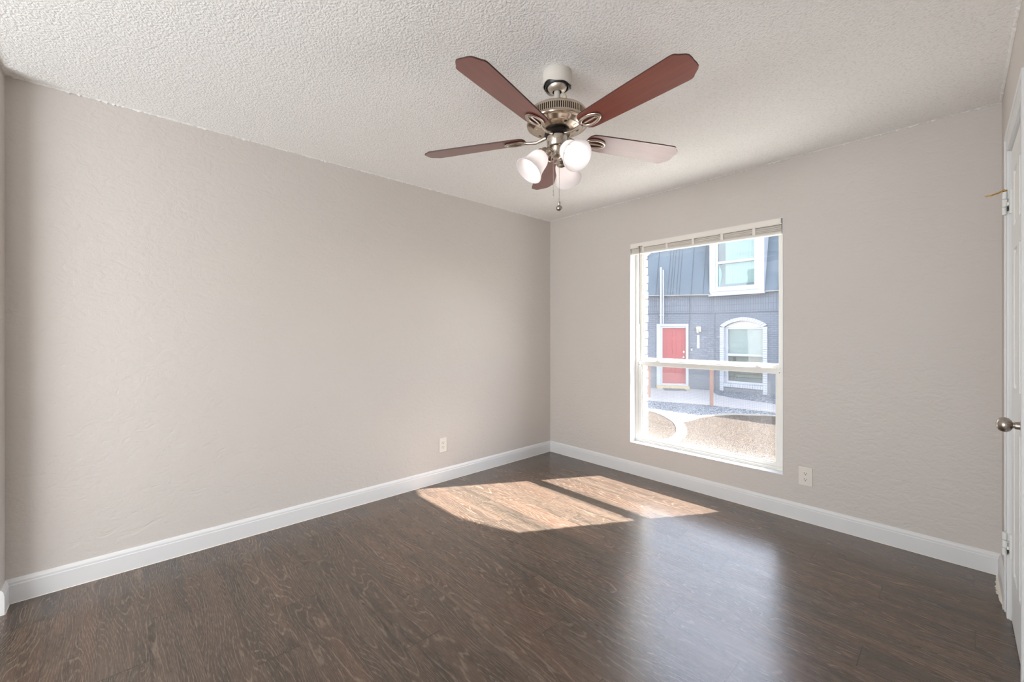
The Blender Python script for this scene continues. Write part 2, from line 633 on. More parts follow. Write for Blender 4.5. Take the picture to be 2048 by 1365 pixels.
def prism(bm, pts, lo, hi, axis='Y', mi=0, fn=None):
    """closed outline swept from lo to hi; pts are the two remaining coordinates"""
    def mk(p, t):
        if axis == 'Y':
            q = (p[0], t, p[1])
        elif axis == 'X':
            q = (t, p[0], p[1])
        else:
            q = (p[0], p[1], t)
        return bm.verts.new(fn(*q) if fn else q)
    A = [mk(p, lo) for p in pts]
    B = [mk(p, hi) for p in pts]
    n = len(pts)
    f = bm.faces.new(A)
    f.material_index = mi
    f = bm.faces.new(B[::-1])
    f.material_index = mi
    for i in range(n):
        f = bm.faces.new([A[i], B[i], B[(i + 1) % n], A[(i + 1) % n]])
        f.material_index = mi


def lathe(bm, prof, n=32, mat=None, mi=0, cap=True):
    """prof: list of (radius, height); axis local z; mat: placement matrix"""
    mat = mat or Matrix.Identity(4)
    rings = []
    for r, h in prof:
        if r < 1e-6:
            rings.append([bm.verts.new(mat @ Vector((0, 0, h)))])
        else:
            rings.append([bm.verts.new(mat @ Vector((r * math.cos(2 * PI * i / n), r * math.sin(2 * PI * i / n), h))) for i in range(n)])
    for a, b in zip(rings[:-1], rings[1:]):
        for i in range(n):
            j = (i + 1) % n
            if len(a) == 1 and len(b) == 1:
                continue
            if len(a) == 1:
                f = bm.faces.new([a[0], b[i], b[j]])
            elif len(b) == 1:
                f = bm.faces.new([a[i], b[0], a[j]])
            else:
                f = bm.faces.new([a[i], b[i], b[j], a[j]])
            f.material_index = mi
    if cap:
        for r in (rings[0], rings[-1]):
            if len(r) > 1:
                f = bm.faces.new(r)
                f.material_index = mi


def tube(bm, pts, rad, n=8, closed=False, mi=0, sx=1.0, up=Vector((0, 0, 1)), cap=True):
    """round bar along points; rad number or list; sx squashes it along 'up'"""
    pts = [Vector(p) for p in pts]
    m = len(pts)
    rads = rad if isinstance(rad, (list, tuple)) else [rad] * m
    rings = []
    for i, p in enumerate(pts):
        a = pts[(i - 1) % m] if closed or i > 0 else p
        b = pts[(i + 1) % m] if closed or i < m - 1 else p
        t = (b - a).normalized()
        u = up
        if abs(t.dot(u)) > 0.95:
            u = Vector((1, 0, 0))
        s = t.cross(u).normalized()
        w = s.cross(t).normalized()
        rings.append([bm.verts.new(p + s * rads[i] * math.cos(2 * PI * k / n) + w * rads[i] * sx * math.sin(2 * PI * k / n)) for k in range(n)])
    rng = range(m) if closed else range(m - 1)
    for i in rng:
        A, B = rings[i], rings[(i + 1) % m]
        for k in range(n):
            l = (k + 1) % n
            f = bm.faces.new([A[k], B[k], B[l], A[l]])
            f.material_index = mi
    if not closed and cap:
        for r in (rings[0], rings[-1]):
            f = bm.faces.new(r)
            f.material_index = mi


def align(direction, loc=(0, 0, 0)):
    return Matrix.Translation(Vector(loc)) @ Vector(direction).to_track_quat('Z', 'Y').to_matrix().to_4x4()


# ------------------------------------------------------------------ room shell
H = 2.44
W = 3.124
L = 3.728
SPL = 0.0115                       # the right wall leaves the corner by this much per metre


def RW(a, d, z):
    """right-wall frame: a = distance from the window wall, d = distance into the room"""
    return (W + SPL * a - d, -a, z)


WX0, WX1, WZ0, WZ1 = 0.962, 2.147, 0.278, 2.047     # window opening

b = newbm()
box(b, (-0.25, -L - 0.2, -0.2), (W + 0.4, 0.0, 0.0))
obj('floor', b, M['floor'], kind='structure')

b = newbm()
box(b, (-0.2, -L - 0.2, H), (W + 0.3, 0.30, H + 0.2))
obj('ceiling', b, M['ceiling'], kind='structure')

b = newbm()
box(b, (-0.2, -L - 0.2, -0.2), (0, 0.14, H))
obj('wall_left', b, M['wall'], kind='structure')

b = newbm()
box(b, (0.0, 0, -0.2), (WX0, 0.14, H))
box(b, (WX1, 0, -0.2), (W + 0.2, 0.14, H))
box(b, (WX0, 0, -0.2), (WX1, 0.14, WZ0))
box(b, (WX0, 0, WZ1), (WX1, 0.14, H))
obj('wall_back', b, M['wall'], kind='structure')

DA0, DA1, DZ = 0.490, 1.050, 2.040   # closet door in the right wall
b = newbm()
box(b, (-0.02, -0.2, -0.2), (DA0 - 0.004, 0.0, H), fn=RW)
box(b, (DA1 + 0.004, -0.2, -0.2), (L + 0.2, 0.0, H), fn=RW)
box(b, (DA0 - 0.004, -0.2, DZ + 0.006), (DA1 + 0.004, 0.0, H), fn=RW)
box(b, (DA0 - 0.1, -0.24, -0.2), (DA1 + 0.1, -0.2, H), fn=RW)
obj('wall_right', b, M['wall'], kind='structure')

b = newbm()
box(b, (0, -L - 0.05, 0.0), (0.11, -L, H))
box(b, (2.95, -L - 0.12, 0.0), (W + 0.3, -L, H))
box(b, (0.11, -L - 0.05, 2.43), (2.95, -L, H))
obj('wall_front', b, M['wall'], kind='structure')

# unseen bay and opening added to let the fill lamp light the room
b = newbm()
box(b, (-0.6, -L - 2.6, -0.05), (W + 0.6, -L - 0.2, 0.0))
obj('floor.001', b, M['floor'], kind='structure')
b = newbm()
box(b, (-0.6, -L - 2.6, H), (W + 0.6, -L - 0.2, H + 0.1))
obj('ceiling.001', b, M['ceiling'], kind='structure')
b = newbm()
box(b, (-0.6, -L - 2.7, -0.05), (W + 0.6, -L - 2.6, H + 0.1))
box(b, (-0.7, -L - 2.7, -0.05), (-0.6, -L - 0.1, H + 0.1))
box(b, (W + 0.6, -L - 2.7, -0.05), (W + 0.7, -L - 0.1, H + 0.1))
box(b, (-0.7, -L - 0.2, -0.05), (0.0, -L - 0.1, H + 0.1))
box(b, (W + 0.2, -L - 0.2, -0.05), (W + 0.7, -L - 0.1, H + 0.1))
obj('wall_fill_enclosure', b, M['wall'], kind='structure')

# ragged edge of the sprayed ceiling texture where it meets the walls
b = newbm()


def lip(p0, p1, nrm, n):
    p0, p1, nrm = Vector(p0), Vector(p1), Vector(nrm)
    prev = None
    for i in range(n + 1):
        t = i / n
        p = p0.lerp(p1, t)
        dz = 0.002 + 0.004 * random.random() + (0.005 if random.random() < 0.08 else 0)
        w = 0.010 + 0.004 * random.random()
        cur = [b.verts.new(p + Vector((0, 0, 0.001))), b.verts.new(p + Vector((0, 0, -dz))), b.verts.new(p + nrm * w * 0.5 + Vector((0, 0, -dz * 0.8))), b.verts.new(p + nrm * w + Vector((0, 0, 0.001)))]
        if prev:
            for k in range(3):
                b.faces.new([prev[k], cur[k], cur[k + 1], prev[k + 1]])
        prev = cur


lip((0.0005, -L, H), (0.0005, 0, H), (1, 0, 0), 420)
lip((0, -0.0005, H), (W, -0.0005, H), (0, -1, 0), 360)
lip((W - 0.0005, 0, H), (W + SPL * L - 0.0005, -L, H), (-1, 0, 0), 420)
obj('trim_1', b, M['ceiling'], kind='structure')

# baseboards
BT, BH = 0.014, 0.112


def base_profile():
    return [(0, 0), (BT, 0), (BT, 0.084), (BT - 0.002, 0.088), (BT - 0.002, 0.097), (BT - 0.006, 0.106), (0.003, BH), (0, BH)]


def baseboard(name, p0, p1, nrm, ragged=0.0):
    p0, p1, nrm = Vector(p0), Vector(p1), Vector(nrm).normalized()
    bm = newbm()
    pr = base_profile()
    A = [bm.verts.new(p0 + nrm * d + Vector((0, 0, z))) for d, z in pr]
    B = [bm.verts.new(p1 + nrm * d + Vector((0, 0, z))) for d, z in pr]
    bm.faces.new(A)
    bm.faces.new(B[::-1])
    for i in range(len(pr)):
        j = (i + 1) % len(pr)
        bm.faces.new([A[i], B[i], B[j], A[j]])
    o = obj(name, bm, M['trim'], kind='structure')
    # caulk and paint bead along the floor
    bm = newbm()
    n = int((p1 - p0).length / 0.012)
    prev = None
    walk = 0.0
    for i in range(n + 1):
        t = i / n
        p = p0.lerp(p1, t)
        walk = walk * 0.8 + random.uniform(-1, 1) * 0.0008
        w = BT + 0.0025 + abs(walk) + (ragged * (0.4 + 0.6 * abs(math.sin(i * 1.3)) * random.random()) * math.sin(PI * min(1, t * 1.15)) ** 0.7 if ragged else 0)
        hgt = 0.0035 + 0.4 * abs(walk)
        cur = [bm.verts.new(p + nrm * (BT - 0.001) + Vector((0, 0, hgt))), bm.verts.new(p + nrm * w + Vector((0, 0, 0.0008))), bm.verts.new(p + nrm * (BT - 0.001) + Vector((0, 0, 0.0002)))]
        if prev:
            for k in range(2):
                bm.faces.new([prev[k], cur[k], cur[k + 1], prev[k + 1]])
        prev = cur
    c = obj('caulk_bead', bm, M['caulk'], o)
    return o


baseboard('baseboard_left', (0, -L, 0), (0, 0, 0), (1, 0, 0))
baseboard('baseboard_back', (0, 0, 0), (W, 0, 0), (0, -1, 0))
baseboard('baseboard_right', (W, 0, 0), RW(0.403, 0, 0), (-1, 0, 0), ragged=0.02)
baseboard('baseboard_front', (0, -L, 0), (0.11, -L, 0), (0, 1, 0))
baseboard('baseboard_right.001', RW(1.142, 0, 0), RW(L, 0, 0), (-1, 0, 0))

# ------------------------------------------------------------------ closet door, casing
b = newbm()
CT = 0.0095


def casing_strip(a0, a1, z0, z1):
    box(b, (a0, 0, z0), (a1, CT, z1), fn=RW)


CW = 0.082
casing_strip(DA0 - 0.004 - CW, DA0 - 0.006, 0, DZ + 0.008)
casing_strip(DA1 + 0.006, DA1 + 0.004 + CW, 0, DZ + 0.008)
casing_strip(DA0 - 0.004 - CW, DA1 + 0.004 + CW, DZ + 0.0085, DZ + 0.006 + CW)
# raised outer band and inner bead of the moulding
for (a0, a1, z0, z1) in ((DA0 - 0.006 - CW, DA0 - CW + 0.014, 0, DZ + 0.008 + CW), (DA1 - 0.014 + CW, DA1 + 0.006 + CW, 0, DZ + 0.008 + CW), (DA0 - CW + 0.0145, DA1 - 0.0145 + CW, DZ + CW - 0.012, DZ + 0.008 + CW)):
    box(b, (a0, 0, z0), (a1, CT + 0.0035, z1), fn=RW)
obj('trim_2', b, M['trim'], kind='structure', bevel=0.002)

b = newbm()
box(b, (DA0 - 0.02, -0.12, 0), (DA0 - 0.003, 0.001, DZ + 0.02), fn=RW)
box(b, (DA1 + 0.003, -0.12, 0), (DA1 + 0.02, 0.001, DZ + 0.02), fn=RW)
box(b, (DA0 - 0.02, -0.12, DZ + 0.003), (DA1 + 0.02, 0.001, DZ + 0.02), fn=RW)
obj('trim_3', b, M['trim'], kind='structure')

door = empty('door_1', RW((DA0 + DA1) / 2, 0, 0), kind='structure')
DL = Vector(door.location)


def DP(a, d, z):
    return tuple(Vector(RW(a, d, z)) - DL)


b = newbm()
DF = -0.004                                        # door face just behind the wall plane
box(b, (DA0, DF - 0.032, 0.008), (DA1, DF - 0.006, DZ), fn=DP)
# stiles, rails and raised panels
st = 0.095
mid = (DA0 + DA1) / 2
rails = [(0.008, 0.23), (0.86, 1.02), (1.60, 1.70), (1.93, DZ)]
for a0, a1 in ((DA0, DA0 + st), (mid - 0.045, mid + 0.045), (DA1 - st, DA1)):
    box(b, (a0, DF - 0.010, 0.008), (a1, DF, DZ), fn=DP)
for z0, z1 in rails:
    for a0, a1 in ((DA0 + st, mid - 0.045), (mid + 0.045, DA1 - st)):
        box(b, (a0, DF - 0.010, z0), (a1, DF, z1), fn=DP)
for (z0, z1) in ((0.23, 0.86), (1.02, 1.60), (1.70, 1.93)):
    for a0, a1 in ((DA0 + st, mid - 0.045), (mid + 0.045, DA1 - st)):
        g = 0.018
        A = [b.verts.new(DP(*q)) for q in ((a0 + g * .4, DF - 0.006, z0 + g * .4), (a1 - g * .4, DF - 0.006, z0 + g * .4), (a1 - g * .4, DF - 0.006, z1 - g * .4), (a0 + g * .4, DF - 0.006, z1 - g * .4))]
        B = [b.verts.new(DP(*q)) for q in ((a0 + g * 1.6, DF - 0.0015, z0 + g * 1.6), (a1 - g * 1.6, DF - 0.0015, z0 + g * 1.6), (a1 - g * 1.6, DF - 0.0015, z1 - g * 1.6), (a0 + g * 1.6, DF - 0.0015, z1 - g * 1.6))]
        b.faces.new(B)
        for i in range(4):
            b.faces.new([A[i], A[(i + 1) % 4], B[(i + 1) % 4], B[i]])
obj('door_panel', b, M['door'], door)

for zc in (1.820, 0.328):
    b = newbm()
    for k in range(3):
        z0 = zc - 0.05 + k * 0.0338
        lathe(b, [(0.0075, 0), (0.0075, 0.0318)], 14, Matrix.Translation(DP(DA0 - 0.004, 0.0155, z0)))
        # leaf fingers wrap alternately onto casing and door
        if k % 2 == 0:
            box(b, (DA0 - 0.030, 0.008, z0), (DA0 - 0.004, 0.0145, z0 + 0.031), fn=DP)
        else:
            box(b, (DA0 - 0.004, 0.004, z0), (DA0 + 0.020, 0.010, z0 + 0.031), fn=DP)
    box(b, (DA0 + 0.002, DF - 0.001, zc - 0.05), (DA0 + 0.024, 0.0035, zc + 0.05), fn=DP)
    hg = obj('hinge', b, M['door'], door, smooth=True, auto=35)
    b = newbm()
    for k in range(2):
        z0 = zc - 0.05 + 0.0338 * k + 0.010
        box(b, (DA0 - 0.003, 0.0062, z0 + 0.004), (DA0 + 0.0206, 0.0088, z0 + 0.020), fn=DP)
    obj('hinge_gap', b, M['slot'], hg)

b = newbm()
ka, kz = 0.998, 0.922
axis = Vector((-1, -SPL, 0))
km = align(axis, DP(ka, DF, kz))
lathe(b, [(0.0, 0.0), (0.031, 0.0), (0.032, 0.003), (0.030, 0.007), (0.020, 0.009), (0.0135, 0.011), (0.0125, 0.022), (0.0105, 0.0225), (0.0105, 0.027), (0.016, 0.029), (0.0235, 0.035), (0.0265, 0.043), (0.0262, 0.051), (0.022, 0.060), (0.012, 0.066), (0.0, 0.0675)], 36, km, cap=False)
obj('door_knob', b, M['knob'], door, smooth=True, auto=50)

b = newbm()
hk = [DP(DA0 - 0.004, 0.014, 1.876), DP(DA0 - 0.002, 0.024, 1.874), DP(DA0 + 0.002, 0.034, 1.868), DP(DA0 + 0.010, 0.050, 1.862)]
tube(b, hk, [0.0055, 0.004, 0.0035, 0.0035], 10)
lathe(b, [(0.0, 0.0), (0.008, 0.0), (0.008, 0.005), (0.0, 0.005)], 16, Matrix.Translation(DP(DA0 - 0.004, 0.0155, 1.8725)), cap=False)
loop = []
for i in range(14):
    t = 2 * PI * i / 14
    loop.append(Vector(DP(DA0 + 0.014, 0.060, 1.860)) + Vector((0.012 * math.cos(t), 0.0, 0)) + Vector((0, 0.010, 0.003)) * math.sin(t))
tube(b, loop, 0.0025, 8, closed=True)
hs = obj('hinge_pin_stop', b, M['brass'], door, smooth=True, auto=50)
hs['label'] = 'bent brass door stop on the upper hinge pin'

# ------------------------------------------------------------------ window
win = empty('window_1', ((WX0 + WX1) / 2, 0.09, WZ0), kind='structure')
WL = Vector(win.location)


def WP(x, y, z):
    return (x - WL.x, y - WL.y, z - WL.z)


b = newbm()   # white painted reveals
t = 0.003
box(b, (WX0, -0.002, WZ0 + t), (WX0 + t, 0.14, WZ1 - t), fn=WP)
box(b, (WX1 - t, -0.002, WZ0 + t), (WX1, 0.14, WZ1 - t), fn=WP)
box(b, (WX0, -0.002, WZ1 - t), (WX1, 0.14, WZ1), fn=WP)
box(b, (WX0 - 0.001, -0.004, WZ0 - 0.001), (WX1 + 0.001, 0.14, WZ0 + t), fn=WP)
obj('jamb_liner', b, M['trim'], win)

FX0, FX1 = WX0 + 0.003, WX1 - 0.003
b = newbm()
box(b, (FX0, 0.085, 0.300), (FX0 + 0.022, 0.175, 2.02), fn=WP)
box(b, (FX1 - 0.030, 0.085, 0.300), (FX1, 0.175, 2.02), fn=WP)
box(b, (FX0, 0.085, WZ0 + 0.0032), (FX1, 0.175, 0.300), fn=WP)
box(b, (FX0, 0.085, 2.02), (FX1, 0.175, WZ1 - 0.0032), fn=WP)
box(b, (FX0 + 0.001, 0.077, WZ0 + 0.0032), (FX1 - 0.001, 0.085, 0.289), fn=WP)
obj('window_frame', b, M['vinyl'], win, bevel=0.0015)


def sash(name, x0, x1, z0, z1, y0, y1, stl, top, bot, glass):
    bm = newbm()
    box(bm, (x0, y0, z0), (x0 + stl, y1, z1), fn=WP)
    box(bm, (x1 - stl, y0, z0), (x1, y1, z1), fn=WP)
    box(bm, (x0 + stl, y0, z1 - top), (x1 - stl, y1, z1), fn=WP)
    box(bm, (x0 + stl, y0, z0), (x1 - stl, y1, z0 + bot), fn=WP)
    # glazing bead
    g = 0.007
    X0, X1, Z0, Z1 = x0 + stl, x1 - stl, z0 + bot, z1 - top
    ym = y0 + 0.010
    box(bm, (X0, ym, Z0 + g), (X0 + g, y1 - 0.001, Z1 - g), fn=WP)
    box(bm, (X1 - g, ym, Z0 + g), (X1, y1 - 0.001, Z1 - g), fn=WP)
    box(bm, (X0, ym, Z0), (X1, y1 - 0.001, Z0 + g), fn=WP)
    box(bm, (X0, ym, Z1 - g), (X1, y1 - 0.001, Z1), fn=WP)
    s = obj(name, bm, M['vinyl'], win, bevel=0.0012)
    bm = newbm()
    yc = (y0 + y1) / 2 + 0.004
    vs = [bm.verts.new(WP(*q)) for q in ((X0 + .003, yc, Z0 + .003), (X1 - .003, yc, Z0 + .003), (X1 - .003, yc, Z1 - .003), (X0 + .003, yc, Z1 - .003))]
    bm.faces.new(vs)
    obj('pane', bm, M[glass], s)
    return s


lo = sash('lower_sash', 0.986, 2.113, 0.300, 1.001, 0.092, 0.122, 0.032, 0.034, 0.024, 'glass_lo')
up = sash('upper_sash', 0.986, 2.113, 0.978, 2.022, 0.126, 0.156, 0.022, 0.026, 0.040, 'glass_up')
for xc in (1.165, 1.955):
    b = newbm()
    box(b, (xc - 0.028, 0.100, 1.001), (xc + 0.028, 0.124, 1.007), fn=WP)
    lathe(b, [(0.0, 1.007), (0.010, 1.007), (0.010, 1.014), (0.0, 1.014)], 14, Matrix.Translation(WP(xc, 0.112, 0)), cap=False)
    box(b, (xc - 0.004, 0.094, 1.008), (xc + 0.034, 0.104, 1.014), fn=WP)
    obj('sash_lock', b, M['vinyl'], lo, bevel=0.001)
b = newbm()
for sx in (0.998, 2.101):
    lathe(b, [(0.0, 0.0), (0.003, 0.0), (0.003, 0.001), (0.0, 0.001)], 10, align((0, -1, 0), WP(sx, 0.092, 0.970)), cap=False)
obj('screw', b, M['slot'], lo)

b = newbm()
fr = 0.014
sx0, sx1, sz0, sz1 = 0.99, 2.11, 0.29, 1.030
for q in (((sx0, 0.160, sz0 + fr), (sx0 + fr, 0.172, sz1 - 0.052)), ((sx1 - fr, 0.160, sz0 + fr), (sx1, 0.172, sz1 - 0.052)), ((sx0, 0.160, sz0), (sx1, 0.172, sz0 + fr)), ((sx0, 0.160, sz1 - 0.052), (sx1, 0.172, sz1))):
    box(b, q[0], q[1], fn=WP)
scr = obj('screen_frame', b, M['vinyl'], win)
b = newbm()
vs = [b.verts.new(WP(*q)) for q in ((sx0 + fr, 0.167, sz0 + fr), (sx1 - fr, 0.167, sz0 + fr), (sx1 - fr, 0.167, sz1 - fr), (sx0 + fr, 0.167, sz1 - fr))]
b.faces.new(vs)
obj('screen_mesh', b, M['screen'], scr)

# ------------------------------------------------------------------ raised blind
bl = empty('window_blind', ((WX0 + WX1) / 2, 0.03, 2.0), 'cream horizontal blind raised to a tight stack at the top of the window', 'blind')
BLo = Vector(bl.location)


def BP(x, y, z):
    return (x - BLo.x, y - BLo.y, z - BLo.z)


bx0, bx1 = WX0 + 0.006, WX1 - 0.006
b = newbm()
box(b, (bx0, -0.002, 2.006), (bx1 - 0.006, 0.052, WZ1 - 0.004), fn=BP)
box(b, (bx0, -0.006, 2.010), (bx1 - 0.006, -0.002, WZ1 - 0.004), fn=BP)
box(b, (bx0, -0.009, 2.002), (bx1, 0.000, 2.008), fn=BP)
obj('headrail', b, M['headrail'], bl, bevel=0.0015)
b = newbm()
box(b, (bx1 - 0.006, -0.004, 2.010), (bx1, 0.052, WZ1 - 0.004), fn=BP)
obj('end_cap', b, M['blind_end'], bl)
slat0 = None
NS = 11
for i in range(NS):
    t = i / (NS - 1)
    zl = 2.000 - t * 0.030
    zr = 2.000 - t * 0.046
    b = newbm()
    off = 0.003 * math.sin(i * 2.4)
    for (xa, xb) in ((bx0 + 0.004, bx1 - 0.004),):
        za = zl
        zb = zr
        vs = []
        for (x, z) in ((xa, za), (xb, zb)):
            for (yy, dz) in ((0.004 + off, -0.0010), (0.028 + off, 0.0016), (0.050 + off, -0.0010)):
                vs.append((x, yy, z + dz))
        top = [b.verts.new(BP(*q)) for q in vs]
        botv = [b.verts.new(BP(q[0], q[1], q[2] - 0.0034)) for q in vs]
        for k in range(2):
            b.faces.new([top[k], top[k + 1], top[k + 4], top[k + 3]])
            b.faces.new([botv[k], botv[k + 3], botv[k + 4], botv[k + 1]])
        b.faces.new([top[0], top[3], botv[3], botv[0]])
        b.faces.new([top[2], botv[2], botv[5], top[5]])
        b.faces.new([top[0], botv[0], botv[1], top[1]])
        b.faces.new([top[1], botv[1], botv[2], top[2]])
        b.faces.new([top[3], top[4], botv[4], botv[3]])
        b.faces.new([top[4], top[5], botv[5], botv[4]])
    obj('slat', b, M['blind'], bl)
b = newbm()


def sl(x):
    return (x - bx0) / (bx1 - bx0)


vs = []
for x in (bx0 + 0.004, bx1 - 0.004):
    zt = 1.967 - 0.017 * sl(x)
    for (yy, z) in ((0.003, zt), (0.052, zt), (0.052, zt - 0.013), (0.003, zt - 0.013)):
        vs.append(b.verts.new(BP(x, yy, z)))
b.faces.new(vs[0:4])
b.faces.new(vs[4:8][::-1])
for k in range(4):
    b.faces.new([vs[k], vs[4 + k], vs[4 + (k + 1) % 4], vs[(k + 1) % 4]])
obj('bottom_rail', b, M['vinyl'], bl, bevel=0.002)
for xc in (1.085, 1.305, 1.525, 1.745, 1.965):
    b = newbm()
    zb = 1.966 - 0.017 * sl(xc)
    n = 5
    prev = None
    for i in range(n + 1):
        z = 2.004 - (2.004 - zb) * i / n
        bulge = 0.004 + 0.003 * (i % 2)
        cur = [b.verts.new(BP(xc - 0.011, 0.0, z)), b.verts.new(BP(xc - 0.008, -bulge, z)), b.verts.new(BP(xc + 0.008, -bulge, z)), b.verts.new(BP(xc + 0.011, 0.0, z))]
        if prev:
            for k in range(3):
                b.faces.new([prev[k], cur[k], cur[k + 1], prev[k + 1]])
        prev = cur
    obj('ladder_tape', b, M['headrail'], bl, smooth=True)
b = newbm()
tube(b, [BP(1.062, -0.016, 2.012), BP(1.062, -0.016, 1.99), BP(1.064, -0.014, 1.335)], [0.0035, 0.0032, 0.0030], 8)
tube(b, [BP(1.062, 0.0, 2.013), BP(1.062, -0.016, 2.013)], 0.003, 6)
box(b, (1.045, -0.014, 2.008), (1.085, -0.008, 2.013), fn=BP)
obj('tilt_wand', b, m_simple('clear_grey_wand', srgb(132, 126, 118), 0.3), bl, smooth=True, auto=50)

# ------------------------------------------------------------------ wall outlets
def outlet(name, origin, ax, nrm, label, w, h):
    """ax: unit vector along the wall, nrm: unit vector into the room"""
    ax, nrm = Vector(ax), Vector(nrm)
    root = empty(name, origin, label, 'outlet')

    def OP(a, d, z):
        return tuple(ax * a + nrm * d + Vector((0, 0, z)))
    bm = newbm()
    box(bm, (-w / 2, 0.0, -h / 2), (w / 2, 0.006, h / 2), fn=OP)
    obj('cover_plate', bm, M['plate'], root, bevel=0.003, seg=3)
    for s in (1, -1):
        bm = newbm()
        zc = s * 0.0195
        pts = []
        for i in range(24):
            t = 2 * PI * i / 24
            pts.append((0.0172 * math.cos(t), zc + max(-0.0135, min(0.0135, 0.0172 * math.sin(t)))))
        prism(bm, [(p[0], p[1]) for p in pts], 0.005, 0.0078, 'Y', fn=OP)
        rc = obj('receptacle', bm, M['plate'], root, bevel=0.0006)
        bm = newbm()
        box(bm, (-0.0078, 0.0070, zc - 0.001), (-0.0056, 0.0082, zc + 0.0085), fn=OP)
        box(bm, (0.0056, 0.0070, zc - 0.001), (0.0078, 0.0082, zc + 0.0072), fn=OP)
        prism(bm, [(0.0029 * math.cos(2 * PI * i / 12), zc - 0.0075 + 0.0029 * math.sin(2 * PI * i / 12)) for i in range(12)], 0.0070, 0.0082, 'Y', fn=OP)
        obj('slots', bm, M['slot'], rc)
    bm = newbm()
    lathe(bm, [(0.0, 0.006), (0.003, 0.006), (0.0024, 0.0075), (0.0, 0.0078)], 12, align(nrm, (0, 0, 0)), cap=False)
    obj('screw', bm, M['plate'], root, smooth=True)
    return root


outlet('wall_outlet', (0, -1.348, 0.308), (0, -1, 0), (1, 0, 0), 'white duplex outlet on the long left wall near the corner', 0.074, 0.122)
outlet('wall_outlet', (2.277, 0, 0.300), (1, 0, 0), (0, -1, 0), 'cream duplex outlet to the right of and below the window', 0.078, 0.122)

# ------------------------------------------------------------------ ceiling fan
FAN = Vector((1.7328, -1.8689, H))
fan = empty('ceiling_fan', FAN, 'brushed nickel ceiling fan with five cherry blades and three lit frosted shades', 'ceiling fan')


def FZ(z):
    return z - H


b = newbm()
# cream ceiling can with an open, chipped lower rim
prof_o = []
n = 48
rt, rb = 0.064, 0.066
rings = []
for j, (r, z) in enumerate(((0.062, 0.0), (0.066, -0.004), (0.066, -0.03), (0.0655, None), (0.0615, None), (0.0615, -0.02), (0.0, -0.02))):
    ring = []
    if r == 0.0:
        ring = [b.verts.new((0, 0, z))]
    else:
        for i in range(n):
            t = 2 * PI * i / n
            zz = z
            if z is None:
                zz = -0.064 - 0.006 * math.cos(2 * t + 0.6) - 0.003 * math.sin(5 * t)
            ring.append(b.verts.new((r * math.cos(t), r * math.sin(t), zz)))
    rings.append(ring)
for a, c in zip(rings[:-1], rings[1:]):
    for i in range(n):
        k = (i + 1) % n
        if len(c) == 1:
            b.faces.new([a[i], c[0], a[k]])
        else:
            b.faces.new([a[i], c[i], c[k], a[k]])
b.faces.new(rings[0])
obj('canopy', b, M['canopy'], fan, smooth=True, auto=45)
b = newbm()
lathe(b, [(0.058, -0.021), (0.058, -0.060), (0.050, -0.070), (0.046, -0.060), (0.046, -0.021)], 36, cap=False)
tube(b, [(0.046, 0.028, -0.05), (0.052, 0.030, -0.068), (0.050, 0.034, -0.082)], [0.006, 0.005, 0.003], 8)
obj('bracket', b, M['black'], fan, smooth=True, auto=40)
b = newbm()
lathe(b, [(0.048, -0.035), (0.050, -0.048), (0.048, -0.058), (0.046, -0.061), (0.043, -0.072), (0.035, -0.083), (0.026, -0.087), (0.021, -0.088), (0.021, -0.08)], 40, cap=False)
obj('hanger_cup', b, M['nickel_light'], fan, smooth=True, auto=50)
b = newbm()
lathe(b, [(0.014, -0.05), (0.014, -0.19)], 24)
obj('downrod', b, M['rod'], fan, smooth=True, auto=50)
b = newbm()
lathe(b, [(0.0, 0.028), (0.006, 0.026), (0.010, 0.012), (0.009, 0.0), (0.0, -0.001)], 14, align((-0.15, -0.1, 1), (0.030, 0.022, -0.128)), cap=False)
obj('wire_connector', b, M['wirecap'], fan, smooth=True)

# motor housing: vented band over a tapering underside
b = newbm()
lathe(b, [(0.016, FZ(2.272)), (0.040, FZ(2.272)), (0.085, FZ(2.268)), (0.118, FZ(2.260)), (0.132, FZ(2.2535)), (0.1365, FZ(2.248)), (0.1365, FZ(2.240)), (0.133, FZ(2.239))], 72, cap=False)
lathe(b, [(0.133, FZ(2.2135)), (0.1365, FZ(2.212)), (0.138, FZ(2.206)), (0.1395, FZ(2.202)), (0.1375, FZ(2.197)), (0.129, FZ(2.1965)), (0.121, FZ(2.193)), (0.108, FZ(2.1835)), (0.1065, FZ(2.183)), (0.105, FZ(2.181)), (0.080, FZ(2.174)), (0.070, FZ(2.172)), (0.0, FZ(2.172))], 72, cap=False)
for i in range(92):
    a = 2 * PI * i / 92
    Rm = Matrix.Rotation(a, 4, 'Z')
    box(b, (0.129, -0.0024, FZ(2.241)), (0.1362, 0.0024, FZ(2.212)), fn=lambda x, y, z: Rm @ Vector((x, y, z)))
mh = obj('motor_housing', b, M['nickel_dark'], fan, smooth=True, auto=35)
b = newbm()
lathe(b, [(0.1265, FZ(2.244)), (0.126, FZ(2.205))], 48, cap=False)
obj('vent_liner', b, M['black'], mh, smooth=True)
for i in range(10):
    a = 2 * PI * (i + 0.3) / 10
    b = newbm()
    dirv = Vector((math.cos(a), math.sin(a), 0))
    nn = (dirv * 0.28 + Vector((0, 0, -1))).normalized()
    c = dirv * 0.092 + Vector((0, 0, FZ(2.1772)))
    lathe(b, [(0.0, 0.0015), (0.0058, 0.0015), (0.0072, 0.0), (0.0072, -0.004)], 16, align(nn, c), cap=False)
    obj('screw_hole', b, M['black'] if i % 2 else M['nickel'], mh, smooth=True, auto=40)

